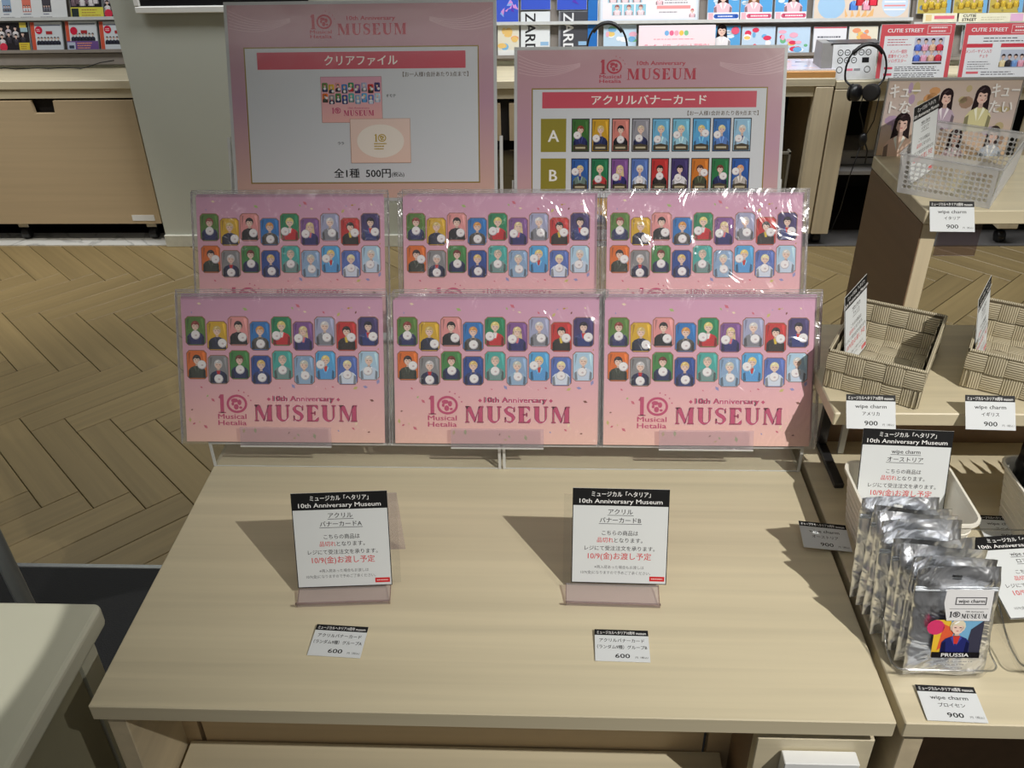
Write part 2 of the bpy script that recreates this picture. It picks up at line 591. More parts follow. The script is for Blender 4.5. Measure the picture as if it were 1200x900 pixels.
class Print:
    def __init__(s, k=.001, dz=.07):
        s.k = k
        s.dz = dz
        s.v = []
        s.f = []
        s.c = []

    def poly(s, pts, col, z=0, cols=None):
        n = len(s.v)
        s.v += [(x * s.k, y * s.k, z * s.dz * .001) for x, y in pts]
        s.f.append(list(range(n, n + len(pts))))
        s.c.append(cols if cols else [lin(col)] * len(pts))

    def rect(s, x0, y0, x1, y1, col, z=0):
        s.poly([(x0, y0), (x1, y0), (x1, y1), (x0, y1)], col, z)

    def grad(s, x0, y0, x1, y1, c0, c1, z=0, n=1):
        s.poly([(x0, y0), (x1, y0), (x1, y1), (x0, y1)], None, z, [lin(c0), lin(c0), lin(c1), lin(c1)])

    def ell(s, cx, cy, rx, ry, col, z=0, n=14, a0=0, a1=360):
        s.poly(ellpts(cx, cy, rx, ry, n, a0, a1), col, z)

    def ring(s, cx, cy, rx, ry, t, col, z=0, n=20, a0=0, a1=360):
        o = ellpts(cx, cy, rx, ry, n, a0, a1)
        i = ellpts(cx, cy, rx - t, ry - t, n, a0, a1)
        m = len(o)
        for k in range(n):
            s.poly([o[k], o[(k + 1) % m], i[(k + 1) % m], i[k]], col, z)

    def frame(s, x0, y0, x1, y1, t, col, z=0):
        s.rect(x0, y0, x1, y0 + t, col, z)
        s.rect(x0, y1 - t, x1, y1, col, z)
        s.rect(x0, y0 + t, x0 + t, y1 - t, col, z)
        s.rect(x1 - t, y0 + t, x1, y1 - t, col, z)

    def text(s, t, x, y, size, col, z=1, anchor='c', w=None, bold=0, rot=0):
        vs, fs = text_mesh(t, 0)
        x0 = min(p[0] for p in vs)
        x1 = max(p[0] for p in vs)
        sx = size if w is None else w / (x1 - x0)
        off = {'c': (x0 + x1) / 2, 'l': x0, 'r': x1}[anchor]
        cr, sr = math.cos(R(rot)), math.sin(R(rot))
        cl = lin(col)
        for kz, (sx_, sy_) in enumerate(((-1, 0), (1, 0), (0, .8)) if bold else ((0, 0),)):
            n = len(s.v)
            for p in vs:
                a, b = (p[0] - off) * sx + sx_ * bold * size, p[1] * size + sy_ * bold * size
                s.v.append(((x + a * cr - b * sr) * s.k, (y + a * sr + b * cr) * s.k, (z + .3 * kz) * s.dz * .001))
            for f in fs:
                s.f.append([i + n for i in f])
                s.c.append([cl] * len(f))
        return (x1 - x0) * sx

    def serif(s, t, x, y, h, w, col, z=1, halo=None):
        tot = sum(serif(c)[0] for c in t) + .12 * (len(t) - 1)
        kx = w / tot
        cx = x
        for c in t:
            wd, ps = serif(c)
            for p in ps:
                if halo:
                    for dx, dy in ((-.6, -.6), (.6, -.6), (-.6, .6), (.6, .6)):
                        s.poly([(cx + a * kx + dx, y + b * h + dy) for a, b in p], halo, z - .5)
                s.poly([(cx + a * kx, y + b * h) for a, b in p], col, z)
            cx += (wd + .12) * kx

    def lines(s, x0, x1, y, n, dy, t, col, z=1, seed=1):
        """unreadable small print: short dashes"""
        q = random.Random(seed)
        for i in range(n):
            a = x0
            e = x1 - q.random() * .3 * (x1 - x0)
            while a < e:
                b = a + (x1 - x0) * (.04 + .1 * q.random())
                s.rect(a, y - i * dy, min(b, e), y - i * dy + t, col, z)
                a = b + (x1 - x0) * .02

    def ten(s, x, y, h, col, z=1, accent=True):
        s.rect(x + .1 * h, y, x + .3 * h, y + h, col, z)
        s.rect(x, y, x + .4 * h, y + .06 * h, col, z)
        s.poly([(x, y + .82 * h), (x + .12 * h, y + .78 * h), (x + .12 * h, y + h)], col, z)
        cx, cy = x + 1.0 * h, y + .5 * h
        s.ring(cx, cy, .56 * h, .5 * h, .13 * h, col, z, 24)
        for a, b, rx, ry in ((-.12, .18, .2, .12), (.14, .08, .12, .16), (-.04, -.16, .14, .16), (.2, -.2, .09, .07), (-.22, 0, .08, .1)):
            s.poly([(px, py) for px, py in ellpts(cx + a * h, cy + b * h, rx * h, ry * h, 7)], col, z)
        if accent:
            for i in range(4):
                a = R(15 + 22 * i)
                s.ell(cx + .78 * h * math.cos(a), cy + .72 * h * math.sin(a), .04 * h, .04 * h, col, z, 6)

    def bust(s, cx, y0, w, h, hair, cloth, bg=None, skin=(236, 205, 190), z=2, long=False, ball=None, trim=None, frame=None, full=False):
        """small printed portrait of a person inside a w x h tile whose bottom is y0"""
        if bg:
            c = w * .14
            x0, x1, y1 = cx - w / 2, cx + w / 2, y0 + h
            if full:
                c = 0.01
            oc = [(x0 + c, y0), (x1 - c, y0), (x1, y0 + c), (x1, y1 - c), (x1 - c, y1), (x0 + c, y1), (x0, y1 - c), (x0, y0 + c)]
            if frame:
                g = w * .035
                s.poly([(cx + (a - cx) * (1 + 2 * g / w), y0 + h / 2 + (b - y0 - h / 2) * (1 + 2 * g / h)) for a, b in oc], frame, z - 1)
            s.poly(oc, bg, z)
        hx, hy, hr = cx, y0 + h * .67, w * .172
        s.ell(hx, hy + hr * .25, hr * 1.28, hr * 1.35, hair, z + 1, 12)
        if long:
            s.poly([(hx - hr * 1.25, hy + hr * .2), (hx + hr * 1.25, hy + hr * .2), (hx + hr * 1.5, hy - hr * 2.4), (hx + hr * .8, hy - hr * 2.6), (hx - hr * .8, hy - hr * 2.6), (hx - hr * 1.5, hy - hr * 2.4)], hair, z + 1)
        sh = w * .45 if bg else w * .40
        top = y0 + h * .47
        s.poly([(cx - sh, y0 + h * .02), (cx + sh, y0 + h * .02), (cx + sh * .98, y0 + h * .3), (cx + sh * .72, y0 + h * .40), (cx + hr * .5, top), (cx - hr * .5, top), (cx - sh * .72, y0 + h * .40), (cx - sh * .98, y0 + h * .3)], cloth, z + 2)
        dk = tuple(int(k * .62) for k in cloth)
        lt = tuple(min(255, int(k * 1.25 + 22)) for k in cloth)
        if bg:
            db = tuple(int(k * .8) for k in bg)
            s.poly([(cx - w * .42, y0 + h * .5), (cx - w * .3, y0 + h * .94), (cx - w * .42, y0 + h * .94)], db, z + .5)
            s.poly([(cx + w * .42, y0 + h * .45), (cx + w * .28, y0 + h * .94), (cx + w * .42, y0 + h * .94)], tuple(min(255, int(k * 1.12 + 12)) for k in bg), z + .5)
        s.poly([(cx - sh * .95, y0 + h * .02), (cx - sh * .62, y0 + h * .02), (cx - sh * .72, y0 + h * .33), (cx - sh * .98, y0 + h * .28)], dk, z + 2.4)
        s.poly([(cx + sh * .95, y0 + h * .02), (cx + sh * .66, y0 + h * .02), (cx + sh * .74, y0 + h * .33), (cx + sh * .98, y0 + h * .28)], dk, z + 2.4)
        s.poly([(cx - hr * .5, top), (cx - hr * .95, top - h * .05), (cx - hr * .1, y0 + h * .2)], lt, z + 2.4)
        s.poly([(cx + hr * .5, top), (cx + hr * .1, y0 + h * .2), (cx + hr * .95, top - h * .05)], lt, z + 2.4)
        s.rect(hx - hr * .38, top - hr * .15, hx + hr * .38, hy, tuple(int(k * .88) for k in skin), z + 3)
        if trim:
            s.poly([(hx - hr * .6, top), (hx + hr * .6, top), (hx + hr * .28, top - hr * 1.6), (hx - hr * .28, top - hr * 1.6)], trim, z + 3)
        s.ell(hx, hy, hr, hr * 1.22, skin, z + 4, 14)
        s.poly([(hx - hr * 1.1, hy + hr * .1), (hx - hr * .8, hy + hr * .95), (hx, hy + hr * 1.45), (hx + hr * .8, hy + hr * .95), (hx + hr * 1.1, hy + hr * .1), (hx + hr * .6, hy + hr * .5), (hx + hr * .1, hy + hr * .35), (hx - hr * .5, hy + hr * .6)], hair, z + 5)
        hl = tuple(min(255, int(k * 1.2 + 26)) for k in hair)
        s.poly([(hx - hr * .75, hy + hr * .85), (hx - hr * .1, hy + hr * 1.3), (hx + hr * .2, hy + hr * 1.25), (hx - hr * .45, hy + hr * .75)], hl, z + 5.5)
        s.poly([(hx + hr * .35, hy - hr * .9), (hx + hr * .98, hy - hr * .1), (hx + hr * .9, hy + hr * .4), (hx + hr * .6, hy - hr * .1)], tuple(int(k * .86) for k in skin), z + 4.5)
        for e in (-1, 1):
            s.rect(hx + e * hr * .42 - hr * .17, hy - hr * .02, hx + e * hr * .42 + hr * .17, hy + hr * .14, (60, 40, 40), z + 5)
        s.rect(hx - hr * .2, hy - hr * .68, hx + hr * .2, hy - hr * .56, (190, 90, 90), z + 5)
        if ball:
            bx, by, br = cx + ball[0] * w, y0 + ball[1] * h, w * .225
            s.ell(bx, by, br * 1.06, br * 1.06, (190, 186, 196), z + 5, 12)
            s.ell(bx - br * .05, by + br * .08, br * .95, br * .92, (240, 238, 240), z + 6, 12)
            s.ell(bx + br * .1, by - br * .1, br * .3, br * .22, (206, 190, 196), z + 7, 8)

    def mesh(s, name, mat_):
        me = bpy.data.meshes.new(name)
        me.from_pydata(s.v, [], s.f)
        ca = me.color_attributes.new('Col', 'FLOAT_COLOR', 'CORNER')
        flat = []
        for c in s.c:
            for k in c:
                flat += [k[0], k[1], k[2], 1]
        ca.data.foreach_set('color', flat)
        me.materials.append(mat_)
        return me


BK = (22, 22, 24)
RED = (206, 70, 74)
PK = (196, 74, 116)


# ================================================================= SETTING
struct('floor', MB().box(-3.4, 3.2, -1.2, 4.4, -.05, -.012), M['sub'])
floor = bpy.data.objects['floor']
pl = MB().box(.0010, .4818, .0010, .0975, -.011, 0, .0014).mesh('plank')
pl.materials.append(M['oak'])
W_, L_ = .0985, .4828
ox, oy = -2.086, 2.786
d1 = Vector((1, -1)) / math.sqrt(2)
d2 = Vector((1, 1)) / math.sqrt(2)


def plank(a, b, vert):
    p = d1 * a + d2 * b
    x, y = ox + p.x, oy + p.y
    ang = -45 if not vert else 45
    if vert:   # runs along d2; local x -> d2, local y -> -d1
        p = d1 * (a + W_) + d2 * b
        x, y = ox + p.x, oy + p.y
    c = Vector((x, y)) + (d1 if not vert else d2) * L_ / 2
    if not (-2.75 < c.x < 2.0 and 1.42 < c.y < 3.56):
        return
    if -.45 < c.x < .3 and c.y < 2.2:      # under the display tables, out of sight
        return
    o = bpy.data.objects.new('plank', pl)
    COL.objects.link(o)
    o.location = (x, y, 0)
    o.rotation_euler = (0, 0, R(ang))
    o.parent = floor


for row in range(-2, 4):
    for k in range(-14, 50):
        # shift rows by (L, -L) in the plank frame
        a, b = k * W_ + row * L_, k * W_ - row * L_
        plank(a, b, False)
        plank(a + L_, b + W_ - L_, True)

struct('trim_1', MB().box(-3.4, -1.62, 3.467, 3.60, -.011, .004), M['marble'], 'white marble threshold strip under the left cabinet')
struct('trim_2', MB().box(-.55, 3.2, 3.455, 3.62, -.011, .004), plain('grey_threshold', (96, 94, 92), .4))
struct('trim_3', MB().box(-3.2, 1.9, 1.538, 1.553, -.011, .005, .002), M['steel'])
struct('wall_back', MB().box(-3.4, 3.2, 4.3, 4.4, 0, 2.8), M['wall'])
struct('ceiling', MB().box(-3.4, 3.2, -1.2, 4.4, 2.8, 2.85), M['wall'])
colm = struct('wall_column', MB().box(-1.62, -.6, 3.467, 4.25, 0, 2.8, .004), M['wall'], 'square pale green grey pillar behind the display')
struct('baseboard_column', MB().box(-1.6205, -.6, 3.455, 3.467, .0, .052, .002), plain('pale_skirting', (206, 206, 192), .4))
o = thing('floor_mat', 'black rubber mat on the floor beside the display table', 'mat', (-.6, 1.0, .0))
obj('mat_sheet', MB().box(-2.6, 2.4, -1.8, .537, .0, .004, .001), M['mat'], o)

# ================================================================= TABLES
t = thing('display_table', 'wide pale wooden display table in the middle with empty front top', 'table', (-.064, .9, 0))


def rel(root):
    return Vector(root.location)


def part(name, mb, mat_, root, label=None):
    """mesh given in world coordinates, made local to its thing"""
    l = rel(root)
    mb.v = [(x - l.x, y - l.y, z - l.z) for x, y, z in mb.v]
    o = obj(name, mb, mat_, root)
    if label:
        o['label'] = label
    return o


part('tabletop', MB().box(-.483, .354, .598, 1.42, .698, .72, .0012), M['ash'], t)
part('side_panel', MB().box(-.4745, -.4535, .606, 1.40, .0, .6965, .001), M['ash_y'], t)
part('side_panel', MB().box(.331, .348, .72, 1.40, .0, .6965, .001), M['ash_y'], t)
for a, b in ((-.4535, -.4345), (-.4285, .190), (.196, .33)):
    part('back_panel', MB().box(a, b, .70, .712, .0, .6965), M['ash_dark'], t)
part('lower_shelf', MB().box(-.448, .212, .604, .699, .507, .527, .001), M['ash'], t)
part('box_front', MB().box(.223, .346, .612, .628, .05, .673, .0012), M['ash'], t)
part('box_side', MB().box(.223, .240, .628, .70, .05, .673, .001), M['brown'], t)

t = thing('side_table', 'pale wooden table on the right carrying trays and bins', 'table', (.8, .9, 0))
part('tabletop', MB().box(.3625, 1.35, .598, 1.188, .698, .72, .0012), M['ash'], t)
part('side_panel', MB().box(.370, .391, .606, 1.18, 0, .6925, .001), M['ash_y'], t)
part('back_panel', MB().box(.391, 1.3, .9, .912, 0, .6925), M['brown'], t)
part('side_panel', MB().box(1.3, 1.32, .606, 1.18, 0, .6925, .001), M['ash_y'], t)

# low riser on the side table
t = thing('lower_riser', 'low wooden riser shelf on the right table holding the woven baskets', 'shelf', (.8, 1.07, .72))
part('shelf_board', MB().box(.360, 1.35, .95, 1.186, .842, .861, .0015), M['ash'], t)
part('back_panel', MB().box(.40, 1.3, 1.085, 1.10, .72, .841), M['brown'], t)
part('support_bar', MB().box(.390, .403, .975, 1.08, .72, .728, .001).box(.390, .403, 1.068, 1.08, .728, .841, .001), M['dgrey'], t)
part('bracket', MB().box(.416, .424, 1.055, 1.061, .72, .841), M['acr_edge'], t, 'frosted clear upright bracket')

# high riser behind
t = thing('upper_riser', 'tall wooden stand at upper right with brown side panel', 'shelf', (.8, 1.3, 0))
part('side_panel', MB().box(.522, .5235, 1.203, 1.44, 0, 1.011), M['brown'], t, 'brown outer face of the side panel')
part('side_panel', MB().box(.5235, .545, 1.203, 1.44, 0, 1.011, .001), M['ash_z'], t)
part('shelf_board', MB().box(.522, 1.35, 1.20, 1.442, 1.012, 1.032, .0012), M['ash'], t)
part('side_panel', MB().box(1.31, 1.33, 1.203, 1.44, 0, 1.011, .001), M['ash_z'], t)
t = thing('acrylic_board', 'pale mauve clear board hanging below the upper right shelf', 'board', (.70, 1.46, .85))
obj('board_sheet', MB().box(-.035, .035, 0, .003, -.002, .175), film('pale_mauve_board', (.80, .74, .80), .15, .2), t)
obj('clip', MB().box(-.008, .008, -.018, .004, .15, .17, .001), M['grey'], t)

# cream counter at lower left
t = thing('cream_counter', 'cream counter with rounded corner at lower left', 'counter', (-1.0, .4, 0))
n = 6
ptsC = [(-1.5, .745), (-1.5, -.3), (-.53, -.3)] + [(-.53 - .012 + .012 * math.cos(R(90 * k / n)), .745 - .012 + .012 * math.sin(R(90 * k / n))) for k in range(n + 1)]
vs = [(x, y, z) for z in (.690, .72) for x, y in ptsC]
m_ = len(ptsC)
mb = MB().add(vs, [list(range(m_))[::-1], [m_ + i for i in range(m_)]] + [[i, (i + 1) % m_, (i + 1) % m_ + m_, i + m_] for i in range(m_)])
top = part('countertop', mb, M['counter'], t)
bv = top.modifiers.new('b', 'BEVEL')
bv.width = .006
bv.segments = 3
bv.limit_method = 'ANGLE'
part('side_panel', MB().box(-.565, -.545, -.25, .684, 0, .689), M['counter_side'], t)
part('corner_post', MB().box(-.5655, -.543, .688, .722, 0, .689), M['counter'], t, 'pale corner post beside a dark seam')
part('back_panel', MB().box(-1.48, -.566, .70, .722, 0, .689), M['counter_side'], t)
t = thing('metal_leg', 'slanting grey metal tube rising behind the cream counter', 'leg', (-.84, 1.0, .0))
obj('tube', MB().tube([(-.03, .02, .75), (0, 0, .45), (.045, -.03, .02)], .013, 12), M['wire'], t)
obj('foot', MB().lathe([(.02, .005), (.02, .02), (.014, .03)], (.047, -.031, 0)), M['black'], t)
t = thing('steel_plate', 'grey steel base plate on the black mat behind the counter', 'plate', (-.83, 1.16, .005))
obj('plate', MB().lathe([(.11, 0), (.11, .006), (.10, .010), (.02, .012)], (0, 0, 0), 'z', 40), M['steel'], t)
obj('hub', MB().lathe([(.02, .012), (.02, .05), (.015, .06)], (0, 0, 0), 'z', 16), M['steel'], t)

# white box on the table front
t = thing('white_box', 'white card box fixed low on the front of the display table', 'box', (.289, .604, .56))
obj('box_body', MB().box(-.039, .039, -.010, .0065, -.03, .096, .0008), M['paper'], t)
p = Print()
p.ell(0, 88.2, 1.8, 1.4, BK)
p.rect(-2.6, 85, 2.2, 87, BK)
o = obj('print', p.mesh('print', M['printm']), None, t)
o.location = (0, -.0103, 0)
o.rotation_euler = (R(90), 0, 0)

# ================================================================= ACRYLIC RISERS
def sheetbox(*a):
    return MB().box(*a)


def riser(x0, x1, label):
    t = thing('acrylic_riser', label, 'riser', ((x0 + x1) / 2, 1.15, .72), (0, 0, 0), 'stepped acrylic risers')
    T_ = .0035
    part('front_panel', sheetbox(x0 + T_, x1 - T_, 1.012, 1.012 + T_, .7205, .7600), M['acr'], t)
    part('step', sheetbox(x0, x1, 1.012, 1.165, .760, .7635), M['acr'], t)
    part('back_panel', sheetbox(x0 + T_, x1 - T_, 1.165, 1.165 + T_, .7205, .8465), M['acr'], t)
    part('step', sheetbox(x0, x1, 1.165, 1.29, .8465, .850), M['acr'], t)
    for a in (x0, x1 - T_):
        part('side_panel', MB().box(a, a + T_, 1.0125, 1.29, .7205, .7598), M['acr'], t)
    e = MB()
    for a in (x0 - .0002, x1 - T_ - .0002):
        e.box(a, a + T_ + .0004, 1.0105, 1.0122, .7205, .7600)
    e.box(x0, x1, 1.0105, 1.0122, .7603, .7633)
    e.box(x0 + T_, x1 - T_, 1.0112, 1.0122, .7205, .7218)
    part('polished_edge', e, M['acr_edge'], t, 'pale polished edges')


riser(-.4815, -.0675, 'clear stepped acrylic riser with white edges under the left files')
riser(-.0645, .3515, 'clear stepped acrylic riser under the right files')

# ================================================================= CLEAR FILES
TILES = [
    ((90, 128, 58), (140, 58, 52), (38, 44, 100), (0, .36), None, 0),
    ((214, 172, 40), (206, 180, 120), (34, 38, 66), (.26, .24), None, 0),
    ((226, 150, 150), (28, 24, 30), (28, 26, 34), (.20, .28), None, 0),
    ((40, 118, 190), (214, 150, 80), (84, 80, 78), (.02, .22), None, 0),
    ((34, 132, 90), (226, 206, 130), (196, 40, 50), (-.26, .34), (236, 236, 236), 0),
    ((130, 84, 150), (222, 200, 150), (46, 46, 110), (-.24, .42), (220, 120, 130), 1),
    ((164, 168, 200), (214, 210, 210), (130, 132, 142), (.1, .28), None, 0),
    ((196, 42, 44), (40, 30, 32), (46, 40, 40), (.24, .46), (220, 190, 60), 0),
    ((66, 54, 110), (34, 28, 44), (34, 50, 120), (.24, .32), (206, 50, 50), 0),
    ((222, 112, 40), (50, 40, 44), (56, 62, 54), (.26, .50), None, 0),
    ((138, 138, 142), (206, 204, 208), (30, 36, 76), (0, .17), (190, 30, 40), 0),
    ((66, 134, 70), (110, 46, 40), (28, 38, 90), (.02, .33), None, 0),
    ((40, 74, 150), (220, 188, 120), (44, 56, 110), (.04, .22), None, 0),
    ((70, 170, 164), (190, 176, 160), (120, 150, 150), (.0, .32), None, 0),
    ((140, 170, 206), (204, 204, 190), (150, 180, 210), (.05, .30), None, 0),
    ((84, 168, 222), (232, 206, 130), (90, 160, 220), (-.25, .52), (200, 50, 50), 0),
    ((86, 112, 186), (232, 222, 170), (214, 224, 240), (0, .34), (60, 80, 160), 0),
    ((176, 208, 232), (214, 212, 206), (200, 216, 236), (-.05, .30), (50, 70, 140), 0)]


def file_print():
    p = Print(.000906, .05)
    bands = [(0, (242, 198, 184)), (60, (236, 186, 188)), (120, (226, 174, 192)), (220, (212, 162, 192))]
    for i in range(3):
        p.grad(-155, bands[i][0], 155, bands[i + 1][0], bands[i][1], bands[i + 1][1], 0)
    q = random.Random(3)
    cols = [(204, 190, 120), (150, 150, 200), (210, 110, 130), (170, 190, 120), (190, 150, 60), (240, 220, 190), (130, 80, 70)]
    for i in range(150):
        x, y = q.uniform(-150, 150), q.uniform(4, 214)
        if abs(x) < 142 and 88 < y < 196 or abs(x) < 105 and 26 < y < 82:
            continue
        s_ = q.uniform(1.2, 4.8)
        a = q.uniform(0, 3)
        p.poly([(x + s_ * math.cos(a + u) * (1 if k % 2 else .55), y + s_ * math.sin(a + u) * (1 if k % 2 else .55)) for k, u in enumerate((0, 1.57, 3.14, 4.71))], q.choice(cols), 1)
    for i, (bg, hair, cl, ball, trim, lg) in enumerate(TILES):
        c, r_ = i % 9, i // 9
        x = -155 + 21 + 33.3 * c
        yc = (172 if c % 2 == 0 else 164.5) if r_ == 0 else (120 if c % 2 == 0 else 112.5)
        p.bust(x, yc - 21.5, 30, 43, hair, cl, bg, z=2, long=bool(lg), ball=ball, trim=trim, frame=(150, 100, 72))
    p.ten(-103, 45, 29, PK, 2)
    p.text('Musical', -82, 36, 11, PK, 2, 'c', 44, .03)
    p.text('Hetalia', -82, 26, 11, PK, 2, 'c', 44, .03)
    for dx, dy in ((-.7, 0), (.7, 0), (0, .7), (0, -.7)):
        p.text('10th Anniversary', 30 + dx, 64 + dy, 12, (250, 214, 222), 1, 'c', 92, .02)
    p.text('10th Anniversary', 30, 64, 12, PK, 2, 'c', 96, .03)
    for e in (-24, 84):
        p.poly([(e - 3, 67), (e, 64), (e + 3, 67), (e, 70)], PK, 2)
    p.serif('MUSEUM', -48, 33, 25, 162, PK, 3, (250, 216, 224))
    return p.mesh('print', M['printm'])


def sleeve_mesh():
    # crinkled film pillow around the folder
    q = random.Random(11)
    nx, ny = 36, 26
    W, H = .296, .209
    vs = []
    for j in range(ny + 1):
        for i in range(nx + 1):
            u, v = i / nx, j / ny
            e = min(u, 1 - u, v, 1 - v)
            z = .0015 + min(1, e * 14) * (.0004 + .0004 * math.sin(u * 23 + 5 * math.sin(v * 9)) + .0003 * math.sin(v * 31 + u * 7)) + q.uniform(0, .00012)
            if e < .03:
                z = .0012 + .0006 * math.sin(u * 90 + v * 70)
            vs.append(((u - .5) * W, -.0035 + v * H, z))
    fs = [[j * (nx + 1) + i, j * (nx + 1) + i + 1, (j + 1) * (nx + 1) + i + 1, (j + 1) * (nx + 1) + i] for j in range(ny) for i in range(nx)]
    return MB().add(vs, fs, True)


def file_proto():
    t = thing('clear_file', 'x', 'clear file')
    b = obj('folder', MB().box(-.1405, .1405, 0, .1995, -.0008, 0.0001), M['pink'], t)
    o = obj('print', file_print(), None, t)
    o.location.z = .0003
    obj('sleeve', sleeve_mesh(), M['sleeve'], t)
    e = MB()
    e.box(-.148, .148, .2040, .2052, -.0008, .0016)
    e.box(-.148, -.147, -.003, .2050, -.0008, .0016)
    e.box(.147, .148, -.003, .2050, -.0008, .0016)
    obj('sealed_edge', e, film('sealed_film_edge', (.95, .93, .96), .3, .14, 1, 120, .008, milk=.15), t)
    return t


FT = 25          # tilt from vertical
proto = file_proto()
index_kids(proto)
first = True
ROWS = [(1.006, .768, [(-.369, 'left'), (-.0735, 'middle'), (.2155, 'right')], 4, 'front row'),
        (1.168, .8545, [(-.385, 'left'), (-.076, 'middle'), (.2235, 'right')], 3, 'back row')]
depthname = {0: 'frontmost', 1: 'second', 2: 'third', 3: 'rearmost of four'}
for y0, z0, cols, n, rn in ROWS:
    for cx, cn in cols:
        for k in range(n):
            o = proto if first else copy_tree(proto)
            first = False
            dn = {0: 'frontmost', n - 1: 'rearmost'}.get(k, {1: 'second', 2: 'third'}.get(k))
            o['label'] = 'pink clear file with 18 portraits, %s stack of the %s, %s in its stack' % (cn, rn, dn)
            o['group'] = 'sleeved pink clear files on the riser'
            o.location = (cx + (k * .0022 if k else 0) * (1 if cn != 'left' else -.6), y0 + k * .0052, z0 + k * .0006)
            o.rotation_euler = (R(90 - FT), 0, R([0, .25, -.2, .3][k]))

# acrylic lips that hold the front files
for i, (cx, lab) in enumerate(((-.366, 'left'), (-.071, 'middle'), (.2145, 'right'))):
    t = thing('file_easel', 'small mauve tinted acrylic easel gripping the foot of the %s front clear file' % lab, 'easel', (cx, .996, .7638), (0, 0, 0), 'acrylic file easels')
    obj('lip', MB().sheet([(.001, .004), (.011, .029)], -.064, .064, .0018), M['mauve'], t)
    obj('base', MB().sheet([(.0, .0035), (.010, .0012), (.060, .0012)], -.064, .064, .0016), M['acr'], t)
    obj('edge', MB().box(-.064, .064, -.0008, .0006, .0030, .0048), M['acr_edge'], t)

# ================================================================= POSTERS
def wave_lines(p, x0, x1, y, flip):
    for k in range(6):
        pts = []
        for i in range(13):
            u = i / 12
            xx = x0 + (x1 - x0) * u
            pts.append((xx, y + 6 - 5.2 * k * (1 - .8 * u) - 22 * math.sin(u * 2.1) * (1 - u * .35)))
        for i in range(12):
            a, b = pts[i], pts[i + 1]
            p.poly([a, b, (b[0], b[1] + .5), (a[0], a[1] + .5)], (236, 206, 214), 1)


def mini_file(p, x, y, w, z=3):
    h = w * .72
    p.grad(x, y, x + w, y + h, (240, 186, 180), (222, 164, 186), z)
    p.frame(x, y, x + w, y + h, .5, (150, 110, 90), z + 1)
    for i, (bg, hair, cl, ball, trim, lg) in enumerate(TILES):
        c, r_ = i % 9, i // 9
        xx = x + w * (.068 + .107 * c)
        yy = y + h * ((.67 if c % 2 == 0 else .635) if r_ == 0 else (.44 if c % 2 == 0 else .405))
        p.bust(xx, yy, w * .095, h * .2, hair, cl, bg, z=z + 1, ball=ball, trim=trim)
    p.ten(x + w * .17, y + h * .2, h * .13, PK, z + 2, False)
    p.serif('MUSEUM', x + w * .36, y + h * .15, h * .12, w * .5, PK, z + 2)
    p.text('10th Anniversary', x + w * .61, y + h * .3, h * .06, PK, z + 2, 'c', w * .35)


